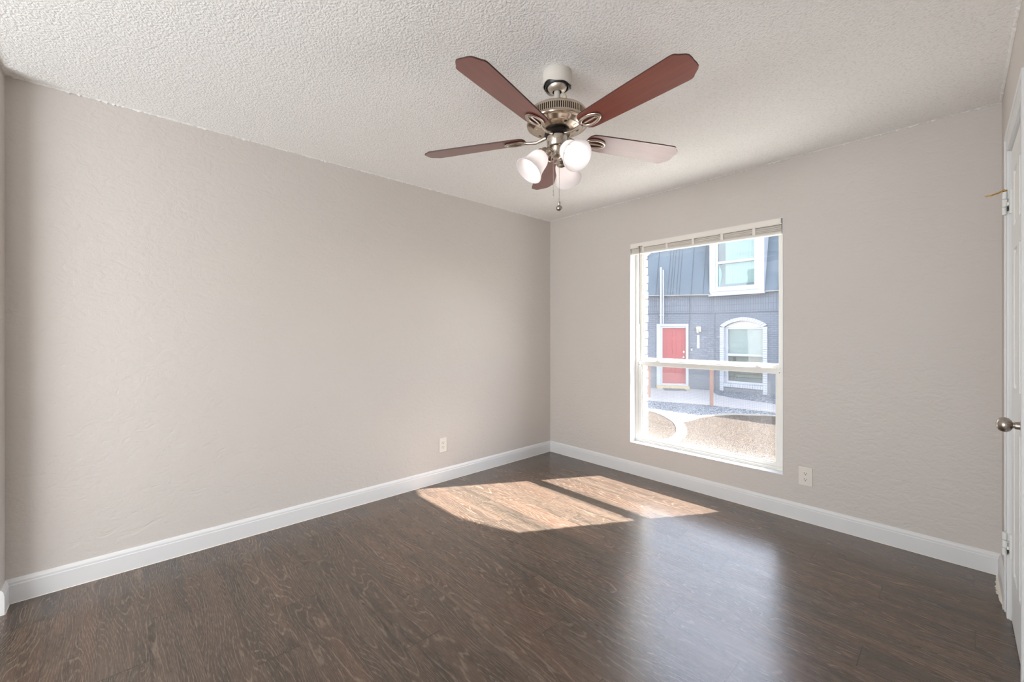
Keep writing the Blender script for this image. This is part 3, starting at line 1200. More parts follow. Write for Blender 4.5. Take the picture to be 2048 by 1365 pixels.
b = newbm()
lathe(b, [(0.0, FZ(2.173)), (0.052, FZ(2.173)), (0.056, FZ(2.168)), (0.058, FZ(2.156)), (0.050, FZ(2.150)), (0.0, FZ(2.149))], 48, cap=False)
obj('flywheel', b, M['black'], fan, smooth=True, auto=40)

# switch housing and light fitter
b = newbm()
lathe(b, [(0.028, FZ(2.155)), (0.028, FZ(2.149)), (0.044, FZ(2.148)), (0.0465, FZ(2.145)), (0.0465, FZ(2.104)), (0.044, FZ(2.100)), (0.036, FZ(2.097)), (0.0, FZ(2.097))], 48, cap=False)
obj('switch_housing', b, M['nickel'], fan, smooth=True, auto=35)
b = newbm()
lathe(b, [(0.030, FZ(2.099)), (0.031, FZ(2.092)), (0.028, FZ(2.086)), (0.027, FZ(2.070)), (0.030, FZ(2.064)), (0.025, FZ(2.056)), (0.015, FZ(2.050)), (0.006, FZ(2.046)), (0.0, FZ(2.045))], 40, cap=False)
obj('light_fitter', b, M['nickel'], fan, smooth=True, auto=40)

# blades, first one built, the others copied
A0 = math.radians(283.25)
TIL = 0.0203
BZ = FZ(2.149)
PITCH = math.radians(-12)


def blade_outline():
    pts = []
    half = [(0.150, 0.0), (0.151, 0.022), (0.158, 0.040), (0.172, 0.050), (0.20, 0.0535), (0.35, 0.060), (0.50, 0.0655), (0.600, 0.068), (0.612, 0.0672), (0.621, 0.063), (0.627, 0.056), (0.636, 0.049), (0.648, 0.040), (0.6545, 0.030), (0.656, 0.015), (0.655, 0.0)]
    pts = half + [(x, -y) for x, y in reversed(half[1:-1])]
    return pts


def make_blade():
    bm = newbm()
    pts = blade_outline()
    T = [bm.verts.new((x, y, 0.003)) for x, y in pts]
    B = [bm.verts.new((x, y, -0.003)) for x, y in pts]
    f = bm.faces.new(T)
    f = bm.faces.new(B[::-1])
    for i in range(len(pts)):
        j = (i + 1) % len(pts)
        f = bm.faces.new([T[i], B[i], B[j], T[j]])
        f.material_index = 1
    return obj('blade', bm, [M['blade'], M['blade_edge']], fan, bevel=0.0008)


def make_iron():
    bm = newbm()
    z = -0.0075
    tube(bm, [(0.052, 0, 0.000), (0.072, 0, -0.006), (0.100, 0, -0.014), (0.128, 0, -0.012), (0.152, 0, z - 0.001)], [0.0085, 0.0080, 0.0072, 0.0072, 0.0075], 12)
    ring = []
    for i in range(36):
        t = 2 * PI * i / 36
        ring.append((0.198 + 0.048 * math.cos(t), 0.0265 * math.sin(t) * (1 - 0.12 * math.cos(t)), z))
    tube(bm, ring, 0.0078, 10, closed=True, sx=0.6)
    tube(bm, [(0.152, 0, z), (0.198, 0, z), (0.244, 0, z)], 0.0042, 8, sx=0.7)
    for x in (0.165, 0.232):
        lathe(bm, [(0.0, -0.003), (0.004, -0.002), (0.0045, 0.004)], 12, Matrix.Translation((x, 0, z - 0.003)), cap=False)
    return obj('blade_iron', bm, M['nickel'], fan, smooth=True, auto=50)


blade0 = make_blade()
iron0 = make_iron()
for k in range(5):
    a = A0 + k * 2 * PI / 5
    bo = blade0 if k == 0 else blade0.copy()
    io = iron0 if k == 0 else iron0.copy()
    if k:
        C.objects.link(bo)
        C.objects.link(io)
        bo.parent = fan
        io.parent = fan
    # slight sag of the out-of-level rotor
    tilt = Matrix.Rotation(-TIL, 4, 'Y')
    Rm = tilt @ Matrix.Rotation(a, 4, 'Z')
    pit = Rm @ Matrix.Rotation(PITCH, 4, 'X')
    bo.matrix_local = Matrix.Translation((0, 0, BZ)) @ pit
    io.matrix_local = Matrix.Translation((0, 0, BZ)) @ Rm @ Matrix.Rotation(PITCH * 0.92, 4, 'X')

# three lamps
rgt = Vector((0.678, 0.735, 0))
twd = Vector((0.735, -0.678, 0))
for k, (ang, dn) in enumerate(((67, 54), (155, 40), (-66, 62))):
    ca, sa = math.cos(math.radians(ang)), math.sin(math.radians(ang))
    hd = (rgt * ca + twd * sa)
    down = math.radians(dn)          # angle of the lamp axis from straight down
    ax = (hd * math.sin(down) + Vector((0, 0, -1)) * math.cos(down)).normalized()
    st_ = hd * 0.024 + Vector((0, 0, FZ(2.080)))
    nk = hd * 0.045 + Vector((0, 0, FZ(2.088)))
    so = nk + ax * 0.012
    b = newbm()
    tube(b, [st_, hd * 0.036 + Vector((0, 0, FZ(2.089))), nk, so], 0.0075, 10)
    lathe(b, [(0.0, 0.0), (0.012, 0.0), (0.020, 0.006), (0.023, 0.012), (0.023, 0.026), (0.031, 0.030), (0.0325, 0.034), (0.0325, 0.040), (0.030, 0.040)], 30, align(ax, so), cap=False)
    lathe(b, [(0.0, 0.0), (0.004, 0.0), (0.004, 0.010), (0.0, 0.011)], 10, align(hd.cross(ax).normalized(), so + ax * 0.036 + hd.cross(ax).normalized() * 0.031), cap=False)
    arm = obj('lamp_arm', b, M['nickel'], fan, smooth=True, auto=40)
    b = newbm()
    s0 = so + ax * 0.034
    po = [(0.0285, 0.0), (0.030, 0.004), (0.036, 0.012), (0.0425, 0.024), (0.046, 0.040), (0.048, 0.058), (0.051, 0.076), (0.057, 0.094), (0.0645, 0.108), (0.0665, 0.1115)]
    pi_ = [(r - 0.0028, h) for r, h in reversed(po)]
    lathe(b, po + [(0.0655, 0.1125)] + pi_[0:], 44, align(ax, s0), cap=False)
    sh = obj('lamp_shade', b, M['shade'], fan, smooth=True)
    b = newbm()
    lathe(b, [(0.0, 0.0), (0.012, 0.0), (0.014, 0.016), (0.024, 0.034), (0.0300, 0.052), (0.0305, 0.062), (0.027, 0.075), (0.017, 0.085), (0.0, 0.088)], 28, align(ax, s0 + ax * 0.002), cap=False)
    obj('bulb', b, M['bulb'], fan, smooth=True)


def chain(x0, y0, z0, z1, fob):
    bm = newbm()
    z = z0
    while z > z1:
        lathe(bm, [(0.0, -0.0016), (0.0014, -0.0008), (0.0014, 0.0008), (0.0, 0.0016)], 6, Matrix.Translation((x0, y0, FZ(z))), cap=False)
        z -= 0.0042
    tube(bm, [(x0, y0, FZ(z0)), (x0, y0, FZ(z1))], 0.0006, 5)
    c_ = obj('pull_chain', bm, M['nickel'], fan, smooth=True)
    bm = newbm()
    if fob == 'ball':
        lathe(bm, [(0.0, 0.006), (0.0055, 0.006), (0.0055, -0.006), (0.0045, -0.008), (0.0045, -0.011), (0.0105, -0.014), (0.0145, -0.021), (0.0135, -0.029), (0.008, -0.034), (0.0, -0.036)], 24, Matrix.Translation((x0, y0, FZ(z1) - 0.002)), cap=False)
        obj('fob', bm, M['knob'], c_, smooth=True, auto=50)
    else:
        lathe(bm, [(0.0, 0.0), (0.0022, -0.001), (0.0022, -0.010), (0.001, -0.012), (0.0022, -0.018), (0.0024, -0.026), (0.001, -0.034), (0.0, -0.035)], 12, Matrix.Translation((x0, y0, FZ(z1))), cap=False)
        obj('fob', bm, M['knob'], c_, smooth=True, auto=50)


cr = rgt * -0.020 + twd * 0.026
chain(cr.x, cr.y, 2.066, 1.896, 'pin')
cr = rgt * 0.006 + twd * 0.030
chain(cr.x, cr.y, 2.062, 1.838, 'ball')

# ------------------------------------------------------------------ our own outside wall: white painted brick with an arched opening
YB0, YB1 = 0.175, 0.300
AX0, AX1, AS, AC, AB = 0.962, 2.160, 1.985, 2.180, 0.225


def arch_z(x, x0, x1, spring, crown):
    c = (x0 + x1) / 2
    hw = (x1 - x0) / 2
    rise = crown - spring
    R = (hw * hw + rise * rise) / (2 * rise)
    return crown - R + math.sqrt(max(0, R * R - (x - c) ** 2))


GZ = -0.75
b = newbm()
box(b, (-6.0, YB0, GZ), (AX0 - 0.09, YB1, 2.62))
box(b, (AX1 + 0.09, YB0, GZ), (9.0, YB1, 2.62))
box(b, (AX0 - 0.09, YB0, GZ), (AX1 + 0.09, YB1, AB - 0.07))
pts = [(AX0 - 0.09, 2.62)]
for i in range(25):
    x = AX0 - 0.09 + (AX1 - AX0 + 0.18) * i / 24
    pts.append((x, arch_z(x, AX0 - 0.09, AX1 + 0.09, AS + 0.05, AC + 0.10)))
pts.append((AX1 + 0.09, 2.62))
prism(b, pts, YB0, YB1, 'Y')
ow = obj('wall_exterior', b, M['white_brick_wall'], kind='structure')
b = newbm()
# filler between inner wall and brick, around the frame
box(b, (-6.0, 0.14, GZ), (AX0, YB0, 2.62))
box(b, (AX1, 0.14, GZ), (9.0, YB0, 2.62))
box(b, (AX0, 0.14, GZ), (AX1, YB0, AB))
box(b, (AX0, 0.14, WZ1), (AX1, YB0, 2.62))
obj('wall_cavity', b, M['white_brick'], kind='structure')
b = newbm()
z = AB - 0.07
while z < AS + 0.03:
    for side in (0, 1):
        e = random.uniform(-0.003, 0.004)
        g = 0.009
        if side == 0:
            box(b, (AX0 - 0.10, YB0 - 0.0, z + g), (AX0 + e, YB1 + 0.006 + e, z + 0.072))
        else:
            box(b, (AX1 - e, YB0 - 0.0, z + g), (AX1 + 0.10, YB1 + 0.006 + e, z + 0.072))
    z += 0.0745
# arch voussoirs
n = 18
for i in range(n):
    x0 = AX0 + (AX1 - AX0) * i / n
    x1 = AX0 + (AX1 - AX0) * (i + 1) / n - 0.005
    e = random.uniform(-0.002, 0.003)
    za, zb = arch_z(x0, AX0, AX1, AS, AC) - e, arch_z(x1, AX0, AX1, AS, AC) - e
    prism(b, [(x0, za), (x1, zb), (x1, zb + 0.11), (x0, za + 0.11)], YB0 - 0.0, YB1 + 0.008, 'Y')
# sloping brick sill
n = 16
for i in range(n):
    x0 = AX0 + (AX1 - AX0) * i / n
    x1 = AX0 + (AX1 - AX0) * (i + 1) / n - 0.005
    prism(b, [(YB0 - 0.0, AB - 0.08), (YB1 + 0.03, AB - 0.10), (YB1 + 0.03, AB - 0.035), (YB0 - 0.0, AB)], x0, x1, 'X')
obj('trim_4', b, M['white_brick'], kind='structure', bevel=0.006, seg=2)
# mansard over our own wall (seen only as a reflection in the far windows)
b = newbm()
prism(b, [(YB1 + 0.25, 2.62), (-0.5, 5.1), (-0.9, 5.1), (-0.2, 2.62)], -6.0, 9.0, 'X')
obj('roof_mansard', b, M['roof'], kind='structure')

# ------------------------------------------------------------------ ground outside
b = newbm()
box(b, (-16, YB1 - 0.05, GZ - 0.3), (14, 24, GZ - 0.03))
obj('ground', b, M['dirt'], kind='structure')


def G(x, y):
    """plan points measured for a 0.15 m higher plane, pushed out to this one"""
    k = (1.249 - GZ) / 1.849
    return (CAM.x + (x - CAM.x) * k, CAM.y + (y - CAM.y) * k)


def smooth_path(pts, sub=6):
    out = []
    P = [Vector((p[0], p[1], 0)) for p in pts]
    for i in range(len(P) - 1):
        p0 = P[max(0, i - 1)]
        p1, p2 = P[i], P[i + 1]
        p3 = P[min(len(P) - 1, i + 2)]
        for s in range(sub):
            t = s / sub
            out.append(0.5 * ((2 * p1) + (-p0 + p2) * t + (2 * p0 - 5 * p1 + 4 * p2 - p3) * t * t + (-p0 + 3 * p1 - 3 * p2 + p3) * t ** 3))
    out.append(P[-1])
    return out


curbA = smooth_path([G(-4.6, 5.7), G(-3.2, 6.0), G(-2.129, 5.826), G(-1.76, 5.68), G(-1.361, 5.364), G(-0.958, 4.92), G(-0.60, 4.30), G(-0.43, 3.75), G(-0.42, 3.30), G(-0.75, 2.6), G(-1.3, 2.0), G(-2.2, 1.4)])
curbB = smooth_path([G(-1.03, 5.00), G(-0.98, 5.55), G(-0.967, 5.951), G(-0.759, 6.508), G(-0.552, 6.817), G(-0.301, 7.004), G(0.13, 7.304), G(1.2, 7.5), G(4, 7.3)])


def curb(path, label, w=0.12, h=0.045):
    bm = newbm()
    prev = None
    for i, p in enumerate(path):
        a = path[max(0, i - 1)]
        c = path[min(len(path) - 1, i + 1)]
        t = (c - a).normalized()
        s = Vector((-t.y, t.x, 0))
        cur = []
        for (o_, z) in ((-w / 2, -0.05), (-w / 2, h * 0.8), (-w / 2 + 0.02, h), (w / 2 - 0.02, h), (w / 2, h * 0.8), (w / 2, -0.05)):
            q = p + s * o_
            cur.append(bm.verts.new((q.x, q.y, GZ + z)))
        if prev:
            for k in range(5):
                bm.faces.new([prev[k], cur[k], cur[k + 1], prev[k + 1]])
        else:
            bm.faces.new(cur)
        prev = cur
    bm.faces.new(prev[::-1])
    o = obj('garden_edging', bm, M['curb'], smooth=True, auto=40)
    tag(o, label, 'edging')
    return o


curb(curbA, 'white concrete edging curving towards the window between the tan gravel beds', w=0.20)
curb(curbB, 'pale concrete edging branching off rightwards along the grey gravel', w=0.13, h=0.038)

# gravel beds
path_far = [G(-2.874, 7.315), G(-1.515, 7.834), G(-0.015, 7.841), G(3.0, 8.2)]
b = newbm()
poly = [(p.x, p.y) for p in curbA]
prism(b, [(-9, 0.30), (-9, 6.5)] + [(p.x, p.y) for p in curbA] + [(curbA[-1].x, 0.30)], GZ - 0.03, GZ + 0.02, 'Z')
tag(obj('gravel', b, M['tan_gravel']), 'tan gravel bed to the left, inside the curved edging', 'gravel', kind='stuff')
b = newbm()
i0 = min(range(len(curbA)), key=lambda i: (curbA[i] - curbB[0]).length)
prism(b, [(curbA[-1].x, 0.30)] + [(p.x, p.y) for p in reversed(curbA[i0:])] + [(p.x, p.y) for p in curbB] + [(12, 8.0), (12, 0.30)], GZ - 0.03, GZ + 0.015, 'Z')
tag(obj('gravel', b, M['tan_gravel']), 'wide sunlit tan gravel bed right below the window', 'gravel', kind='stuff')
J0 = (-3.13, 12.1)
b = newbm()
prism(b, [(-9, 6.5)] + [(p.x, p.y) for p in curbA[:i0 + 5]] + [(p.x, p.y) for p in curbB] + [(12, 8.0), (12, 12.1), (J0[0], J0[1]), (-8.8, 8.0)], GZ - 0.05, GZ - 0.005, 'Z')
tag(obj('gravel', b, M['blue_gravel']), 'blue grey gravel beyond the edging, in the shade of the building', 'gravel', kind='stuff')

# unseen pale slab added under the window to bounce sunlight onto the ceiling
b = newbm()
box(b, (-5.0, 0.31, GZ - 0.02), (8.0, 2.9, GZ + 0.035))
obj('bounce_slab', b, m_simple('pale_bounce_slab', srgb(196, 190, 180), 0.9, var=0.03, bump=0.2, bscale=50), kind='structure')
# concrete walk
b = newbm()
wl = [G(-4.6, 7.25), G(-2.874, 7.315), G(-1.515, 7.75), G(-0.015, 7.88), G(3.5, 8.3)]
wu = [G(3.5, 9.6), G(-0.354, 9.094), G(-1.5, 9.4), G(-2.1, 9.75), G(-2.6, 10.6), G(-5.2, 10.2)]
prism(b, wl + wu, GZ - 0.06, GZ + 0.01, 'Z')
obj('walkway', b, M['concrete'], kind='structure')

# posts
def post(x, y, h, w, label):
    bm = newbm()
    box(bm, (-w / 2, -w / 2, 0), (w / 2, w / 2, h))
    box(bm, (-w / 2 - 0.008, -w / 2 - 0.008, h), (w / 2 + 0.008, w / 2 + 0.008, h + 0.02))
    o = obj('garden_post', bm, M['rust'], bevel=0.006)
    o.location = (x, y, GZ)
    o.rotation_euler = (0, 0, 0.5)
    tag(o, label, 'post')


px, py = G(-1.396, 7.632)
post(px, py, 0.98, 0.085, 'short rusty brown post standing between walk and gravel')
px, py = G(-3.246, 7.845)
post(px, py, 0.98, 0.10, 'rusty brown post close beside the white brick window edge')

# ------------------------------------------------------------------ building across the yard
J = Vector((-3.129, 12.163, 0))
fb = empty('townhouse', (J.x, J.y, GZ), 'grey painted brick townhouse with blue metal mansard across the gravel yard', 'building')
RB = math.atan2(0.582, 0.813)


def place(o, sec):
    """facade parts are drawn with x along the wall, y outwards negative, z above our floor"""
    o.location = (0, 0, -GZ)
    if sec == 'B':
        o.rotation_euler = (0, 0, RB)
    return o


EZ = 2.62
# right section, facing our window squarely: hole for the arched window
b = newbm()
wx0, wx1, wz0, ws, wc = 0.34, 1.58, -0.58, 1.47, 1.68
box(b, (0, 0, -0.9), (wx0, 0.3, EZ))
box(b, (wx1, 0, -0.9), (9.0, 0.3, EZ))
box(b, (wx0, 0, -0.9), (wx1, 0.3, wz0))
pts = [(wx0, EZ)] + [(wx0 + (wx1 - wx0) * i / 16, arch_z(wx0 + (wx1 - wx0) * i / 16, wx0, wx1, ws, wc)) for i in range(17)] + [(wx1, EZ)]
prism(b, pts, 0, 0.3, 'Y')
fA = place(obj('brick_wall', b, M['grey_brick'], fb), 'A')
# left section, turned towards us: hole for the entry door
b = newbm()
dx0, dx1, dz0, dz1 = -1.83, -0.90, -0.66, 1.52
box(b, (-7.0, 0, -0.9), (dx0, 0.3, EZ))
box(b, (dx1, 0, -0.9), (0.0, 0.3, EZ))
box(b, (dx0, 0, dz1), (dx1, 0.3, EZ))
fB = place(obj('brick_wall', b, M['grey_brick'], fb), 'B')
# raised course line and control joint
b = newbm()
box(b, (0.03, -0.012, 1.965), (9.0, 0.0, 1.985))
box(b, (0.03, -0.012, -0.9), (0.05, 0, 1.965))
place(obj('brick_course', b, M['roof_seam'], fb), 'A')
b = newbm()
box(b, (-7.0, -0.012, 1.965), (-0.03, 0.0, 1.985))
place(obj('brick_course', b, M['roof_seam'], fb), 'B')
# mansards
TH = 2.80
for sec, x0, x1 in (('A', -0.05, 9.0), ('B', -7.0, 0.05)):
    b = newbm()
    prism(b, [(-0.14, EZ + 0.02), (0.46, EZ + TH), (0.9, EZ + TH), (0.3, EZ + 0.02)], x0, x1, 'X')
    mr = place(obj('mansard_roof', b, M['roof'], fb), sec)
    b = newbm()
    s = -0.40
    xs = []
    if sec == 'B':
        k = 0
        while -0.40 - 0.40 * k > x0:
            xs.append(-0.40 - 0.40 * k)
            k += 1
        xs += [-1.30, -1.42, -1.50]
    else:
        k = 0
        while 2.05 + 0.40 * k < x1:
            xs.append(2.05 + 0.40 * k)
            k += 1
    for x in xs:
        lean = 0.30 if sec == 'B' else 0.0
        prism(b, [(-0.155, EZ + 0.02), (0.445, EZ + TH), (0.47, EZ + TH), (-0.13, EZ + 0.02)], x - 0.008, x + 0.008, 'X', fn=lambda px_, py_, pz_: (px_ + lean * (pz_ - EZ) / TH, py_, pz_))
    place(obj('roof_seam', b, M['roof_seam'], fb), sec)
    b = newbm()
    box(b, (x0, -0.16, EZ - 0.005), (x1, 0.05, EZ + 0.022))
    place(obj('eave_trim', b, M['fascia'], fb), sec)
# body behind the facade so that the roof is closed
b = newbm()
box(b, (-6, 1.2, EZ), (9, 6, EZ + TH - 0.02))
box(b, (-6, 0.3 + 0.9, -0.9), (9, 6, EZ))
place(obj('building_core', b, M['grey_paint'], fb), 'A')

# arched window on the right section
aw = empty('arched_window')
aw.parent = fb
aw.location = (0, 0, -GZ)
b = newbm()
ow_ = 0.125


def band(x0, x1, zb, sp, cr, y0, y1, wd):
    """white brick surround: two legs and the arch, made of small blocks"""
    z = zb
    while z < sp - 0.01:
        for xa, xb in ((x0 - wd, x0), (x1, x1 + wd)):
            e = random.uniform(0, 0.008)
            box(b, (xa, y0 - e, z), (xb, y1, min(z + 0.068, sp + 0.02)))
        z += 0.0745
    m = 18
    for i in range(m):
        ta, tb_ = i / m, (i + 0.93) / m
        xa, xb = x0 - wd + (x1 - x0 + 2 * wd) * ta, x0 - wd + (x1 - x0 + 2 * wd) * tb_
        oa, ob = arch_z(xa, x0 - wd, x1 + wd, sp + 0.06, cr + wd), arch_z(xb, x0 - wd, x1 + wd, sp + 0.06, cr + wd)
        xia, xib = x0 + (x1 - x0) * ta, x0 + (x1 - x0) * tb_
        ia, ib = arch_z(xia, x0, x1, sp, cr), arch_z(xib, x0, x1, sp, cr)
        prism(b, [(xia, ia), (xib, ib), (xb, ob), (xa, oa)], y0, y1, 'Y')


band(wx0, wx1, -0.76, ws, wc, -0.05, 0.10, ow_)
m = 16
for i in range(m):
    xa = wx0 + (wx1 - wx0) * i / m
    xb = wx0 + (wx1 - wx0) * (i + 0.93) / m
    e = random.uniform(0, 0.01)
    box(b, (xa, -0.045 - e, wz0 - 0.03), (xb, 0.20, wz0 + 0.09))
box(b, (wx0 - 0.005, -0.04, wz0), (wx0 + 0.012, 0.12, ws + 0.02))
box(b, (wx1 - 0.012, -0.04, wz0), (wx1 + 0.005, 0.12, ws + 0.02))
sr = obj('brick_surround', b, M['ext_white'], aw, bevel=0.004)
b = newbm()
gx0, gx1 = 0.42, 1.55
for q in (((wx0 + 0.013, 0.10, wz0 + 0.17), (gx0 + 0.02, 0.18, 1.40)), ((gx1 - 0.02, 0.10, wz0 + 0.17), (wx1 - 0.013, 0.18, 1.40)), ((wx0 + 0.013, 0.10, 1.40), (wx1 - 0.013, 0.18, 1.468)), ((wx0 + 0.013, 0.10, wz0 + 0.095), (wx1 - 0.013, 0.18, wz0 + 0.17)), ((gx0 + 0.01, 0.09, 0.47), (gx1 - 0.01, 0.17, 0.55))):
    box(b, q[0], q[1])
obj('window_sash', b, M['ext_white'], aw)
b = newbm()
pts = [(wx0, 1.47)] + [(wx0 + (wx1 - wx0) * i / 16, arch_z(wx0 + (wx1 - wx0) * i / 16, wx0, wx1, ws + 0.001, wc)) for i in range(17)] + [(wx1, 1.47)]
prism(b, pts, 0.13, 0.20, 'Y')
obj('arch_panel', b, M['tymp'], aw)
b = newbm()
vs = [b.verts.new(q) for q in ((gx0, 0.15, wz0 + 0.1), (gx1, 0.15, wz0 + 0.1), (gx1, 0.15, 1.42), (gx0, 0.15, 1.42))]
b.faces.new(vs)
obj('pane', b, M['far_glass'], aw)
b = newbm()
z = 0.55
while z < 1.41:
    box(b, (gx0, 0.19, z), (gx1, 0.21, z + 0.030))
    z += 0.036
box(b, (gx0, 0.212, 0.5), (gx1, 0.22, 1.42))
obj('blind', b, M['blinds_far'], aw)
b = newbm()
box(b, (wx0, 0.28, wz0), (wx1, 0.29, 1.5))
obj('room_behind', b, M['dark_room'], aw)

# dormer window in the mansard
dw = empty('dormer_window')
dw.parent = fb
dw.location = (0, 0, -GZ)
ux0, ux1, uz0, uz1 = -0.08, 1.66, 2.60, 5.05
b = newbm()
yf = -0.20
box(b, (ux0, yf, uz0), (0.12, 0.8, uz1))
box(b, (1.44, yf, uz0), (ux1, 0.8, uz1))
box(b, (0.12, yf, uz0), (1.44, 0.8, 2.80))
box(b, (0.12, yf, 4.80), (1.44, 0.8, uz1))
box(b, (ux0 - 0.03, yf - 0.02, uz0 - 0.03), (ux1 + 0.02, yf + 0.05, uz0 + 0.015))
box(b, (ux0 + 0.10, yf - 0.025, 2.72), (ux1 - 0.12, yf + 0.02, 2.745))
obj('dormer_casing', b, M['ext_white'], dw)
b = newbm()
for q in (((0.12, yf + 0.03, 2.88), (0.20, yf + 0.1, 4.70)), ((1.36, yf + 0.03, 2.88), (1.44, yf + 0.1, 4.70)), ((0.12, yf + 0.03, 2.80), (1.44, yf + 0.1, 2.88)), ((0.19, yf + 0.02, 3.68), (1.37, yf + 0.09, 3.77)), ((0.12, yf + 0.03, 4.70), (1.44, yf + 0.1, 4.80))):
    box(b, q[0], q[1])
obj('window_sash', b, M['ext_white'], dw)
b = newbm()
vs = [b.verts.new(q) for q in ((0.18, yf + 0.07, 2.84), (1.38, yf + 0.07, 2.84), (1.38, yf + 0.07, 4.74), (0.18, yf + 0.07, 4.74))]
b.faces.new(vs)
obj('pane', b, M['far_glass'], dw)
b = newbm()
N_ = 22
for i in range(N_):
    x = 0.42 + 0.96 * i / N_
    box(b, (x, yf + 0.13 + 0.004 * (i % 2), 2.78), (x + 0.042, yf + 0.15 + 0.004 * (i % 2), 4.78))
obj('curtain', b, M['curtain_up'], dw)
b = newbm()
prism(b, [(0.20, 2.85), (0.24, 2.95), (0.30, 3.25), (0.28, 3.5), (0.20, 3.66)], yf + 0.11, yf + 0.12, 'Y')
obj('tied_curtain', b, M['curtain_teal'], dw)
b = newbm()
box(b, (0.12, yf + 0.3, 2.80), (1.44, yf + 0.32, 4.80))
obj('room_behind', b, M['dark_room'], dw)

# entry door on the left section
ed = empty('entry_door')
ed.parent = fb
ed.location = (0, 0, -GZ)
ed.rotation_euler = (0, 0, RB)
b = newbm()
box(b, (-1.96, -0.05, -0.64), (-1.83, 0.10, 1.52))
box(b, (-0.95, -0.05, -0.64), (-0.865, 0.10, 1.52))
box(b, (-1.96, -0.05, 1.52), (-0.865, 0.10, 1.60))
box(b, (-1.835, 0.0, -0.575), (-1.75, 0.14, 1.45))
box(b, (-1.835, 0.0, 1.45), (-0.94, 0.14, 1.525))
box(b, (-1.828, -0.02, -0.66), (-0.952, 0.16, -0.575))
obj('door_casing', b, M['ext_white'], ed)
b = newbm()
box(b, (-1.75, 0.08, -0.575), (-0.95, 0.12, 1.45))
rl = [(-0.575, -0.36), (0.28, 0.44), (1.02, 1.12), (1.34, 1.45)]
for a0, a1 in ((-1.75, -1.64), (-1.40, -1.30), (-1.06, -0.95)):
    box(b, (a0, 0.066, -0.575), (a1, 0.08, 1.45))
for z0, z1 in rl:
    for a0, a1 in ((-1.64, -1.40), (-1.30, -1.06)):
        box(b, (a0, 0.066, z0), (a1, 0.08, z1))
for z0, z1 in ((-0.30, 0.22), (0.50, 0.96), (1.17, 1.29)):
    for a0, a1 in ((-1.60, -1.44), (-1.26, -1.10)):
        box(b, (a0, 0.072, z0), (a1, 0.08, z1))
lf = obj('door_leaf', b, M['red'], ed)
b = newbm()
lathe(b, [(0.0, 0), (0.035, 0), (0.035, 0.01), (0.015, 0.02), (0.03, 0.05), (0.0, 0.07)], 14, align((0, -1, 0), (-1.01, 0.066, 0.38)), cap=False)
obj('door_knob', b, M['nickel'], ed, smooth=True, auto=40)
b = newbm()
lathe(b, [(0.0, 0), (0.03, 0), (0.03, 0.02), (0.0, 0.02)], 14, align((0, -1, 0), (-1.01, 0.066, 0.58)), cap=False)
obj('deadbolt', b, M['nickel'], ed, smooth=True, auto=40)


def at_facade(name, bm, mat, x, y, z, label, cat, sec='B', **kw):
    """a separate thing hung on the facade; mesh is drawn about its own origin"""
    o = obj(name, bm, mat, **kw)
    ang = RB if sec == 'B' else 0
    v = Matrix.Rotation(ang, 4, 'Z') @ Vector((x, y, 0))
    o.location = (J.x + v.x, J.y + v.y, z)
    o.rotation_euler = (0, 0, ang)
    tag(o, label, cat)
    return o


b = newbm()
box(b, (-0.56, -0.22, -0.11), (0.56, 0.02, 0.0))
at_facade('doorstep', b, M['stone'], -1.42, -0.03, -0.64, 'worn yellowish stone doorstep under the red door', 'doorstep', bevel=0.01)
b = newbm()
box(b, (-0.36, -0.24, 0.0), (0.36, 0.24, 0.018))
at_facade('doormat', b, M['mat'], -1.42, -0.52, GZ + 0.012, 'dark grey doormat lying on the walk before the red door', 'doormat')
b = newbm()
box(b, (-0.07, -0.14, 0.02), (0.07, 0.0, 0.11))
box(b, (-0.055, -0.10, -0.11), (0.0, 0.0, 0.02))
box(b, (0.01, -0.13, -0.07), (0.07, -0.02, 0.02))
at_facade('wall_lamp', b, M['lamp_cream'], -0.535, 0.0, 1.385, 'small cream wall lamp above the number plate by the red door', 'wall lamp', bevel=0.008)
nb = newbm()
box(nb, (-0.045, -0.02, -0.24), (0.045, 0.0, 0.24))
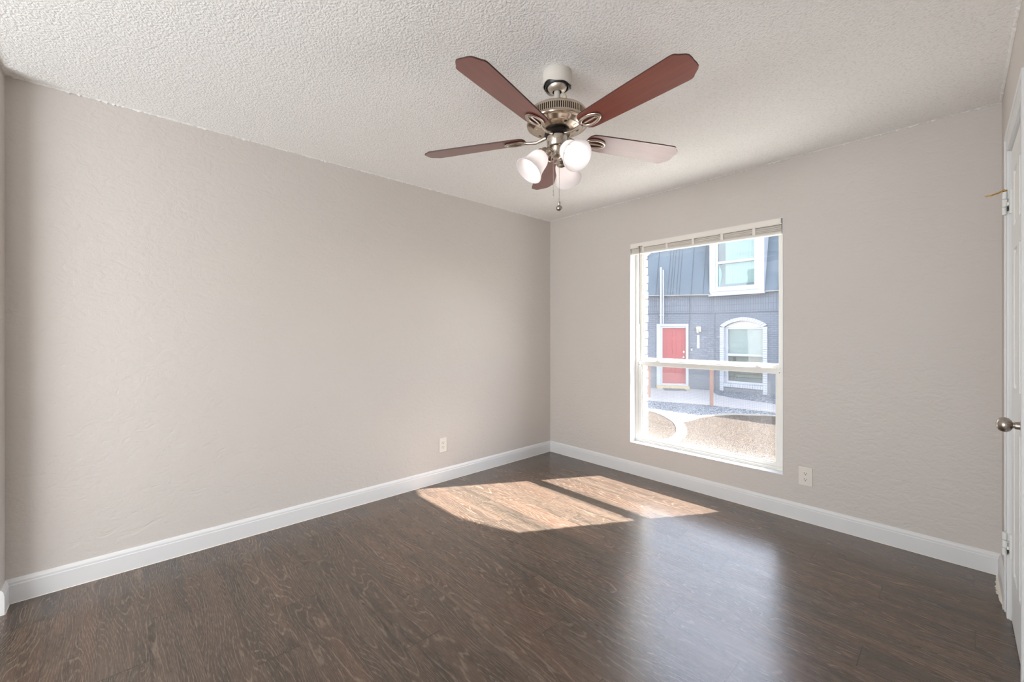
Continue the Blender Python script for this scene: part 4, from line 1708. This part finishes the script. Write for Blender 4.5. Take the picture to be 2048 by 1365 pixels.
npl = at_facade('number_plate', nb, M['ext_white'], -0.53, 0.0, 0.955, 'tall narrow white number plate on the grey brick', 'number plate')
b = newbm()
box(b, (-0.004, -0.022, 0.10), (0.004, -0.02, 0.21))
box(b, (-0.018, -0.022, 0.045), (0.018, -0.02, 0.052))
box(b, (-0.018, -0.022, -0.055), (0.018, -0.02, -0.048))
box(b, (-0.018, -0.022, -0.055), (-0.011, -0.02, 0.052))
box(b, (0.011, -0.022, -0.055), (0.018, -0.02, 0.052))
box(b, (-0.045, -0.022, 0.078), (0.045, -0.02, 0.081))
box(b, (-0.045, -0.022, -0.083), (0.045, -0.02, -0.080))
obj('numerals', b, M['num_grey'], npl)
b = newbm()
box(b, (-0.025, -0.02, -0.07), (0.025, 0.0, 0.01))
box(b, (-0.022, -0.025, 0.012), (0.022, 0.0, 0.05), mi=1)
at_facade('doorbell', b, [M['ext_white'], M['slot']], -0.755, 0.0, 0.70, 'small white doorbell on the brick beside the red door', 'doorbell')
b = newbm()
tube(b, [(0, -0.02, 1.36), (0.02, -0.03, 1.0), (0.01, -0.02, 0.6), (-0.02, -0.015, 0.2), (-0.02, -0.015, -0.4), (-0.03, -0.015, -1.2)], 0.011, 6)
at_facade('hanging_cable', b, M['cable'], -0.82, 0.0, 1.25, 'thin dark cable hanging down the brick from the eave', 'cable', smooth=True)
b = newbm()
tube(b, [(-0.035, -0.20, 0), (-0.035, -0.20, 2.05)], 0.036, 10)
tube(b, [(0.045, -0.20, 0), (0.045, -0.20, 1.95)], 0.026, 10)
box(b, (-0.08, -0.20, 0.3), (0.08, 0.0, 0.34))
at_facade('downpipe', b, M['ext_white'], -1.80, 0.0, 1.60, 'white double downpipe rising from the red door frame past the eave', 'pipe', smooth=True, auto=40)
b = newbm()
tube(b, [(0.0, -0.20, 0.0), (0.5, -0.19, 0.01), (1.3, -0.19, 0.04), (1.42, -0.18, 0.06), (1.48, -0.17, 0.16)], 0.011, 6)
at_facade('eave_cable', b, M['cable'], 0.15, 0.0, 2.50, 'dark cable running under the sill of the dormer', 'cable', sec='A', smooth=True)
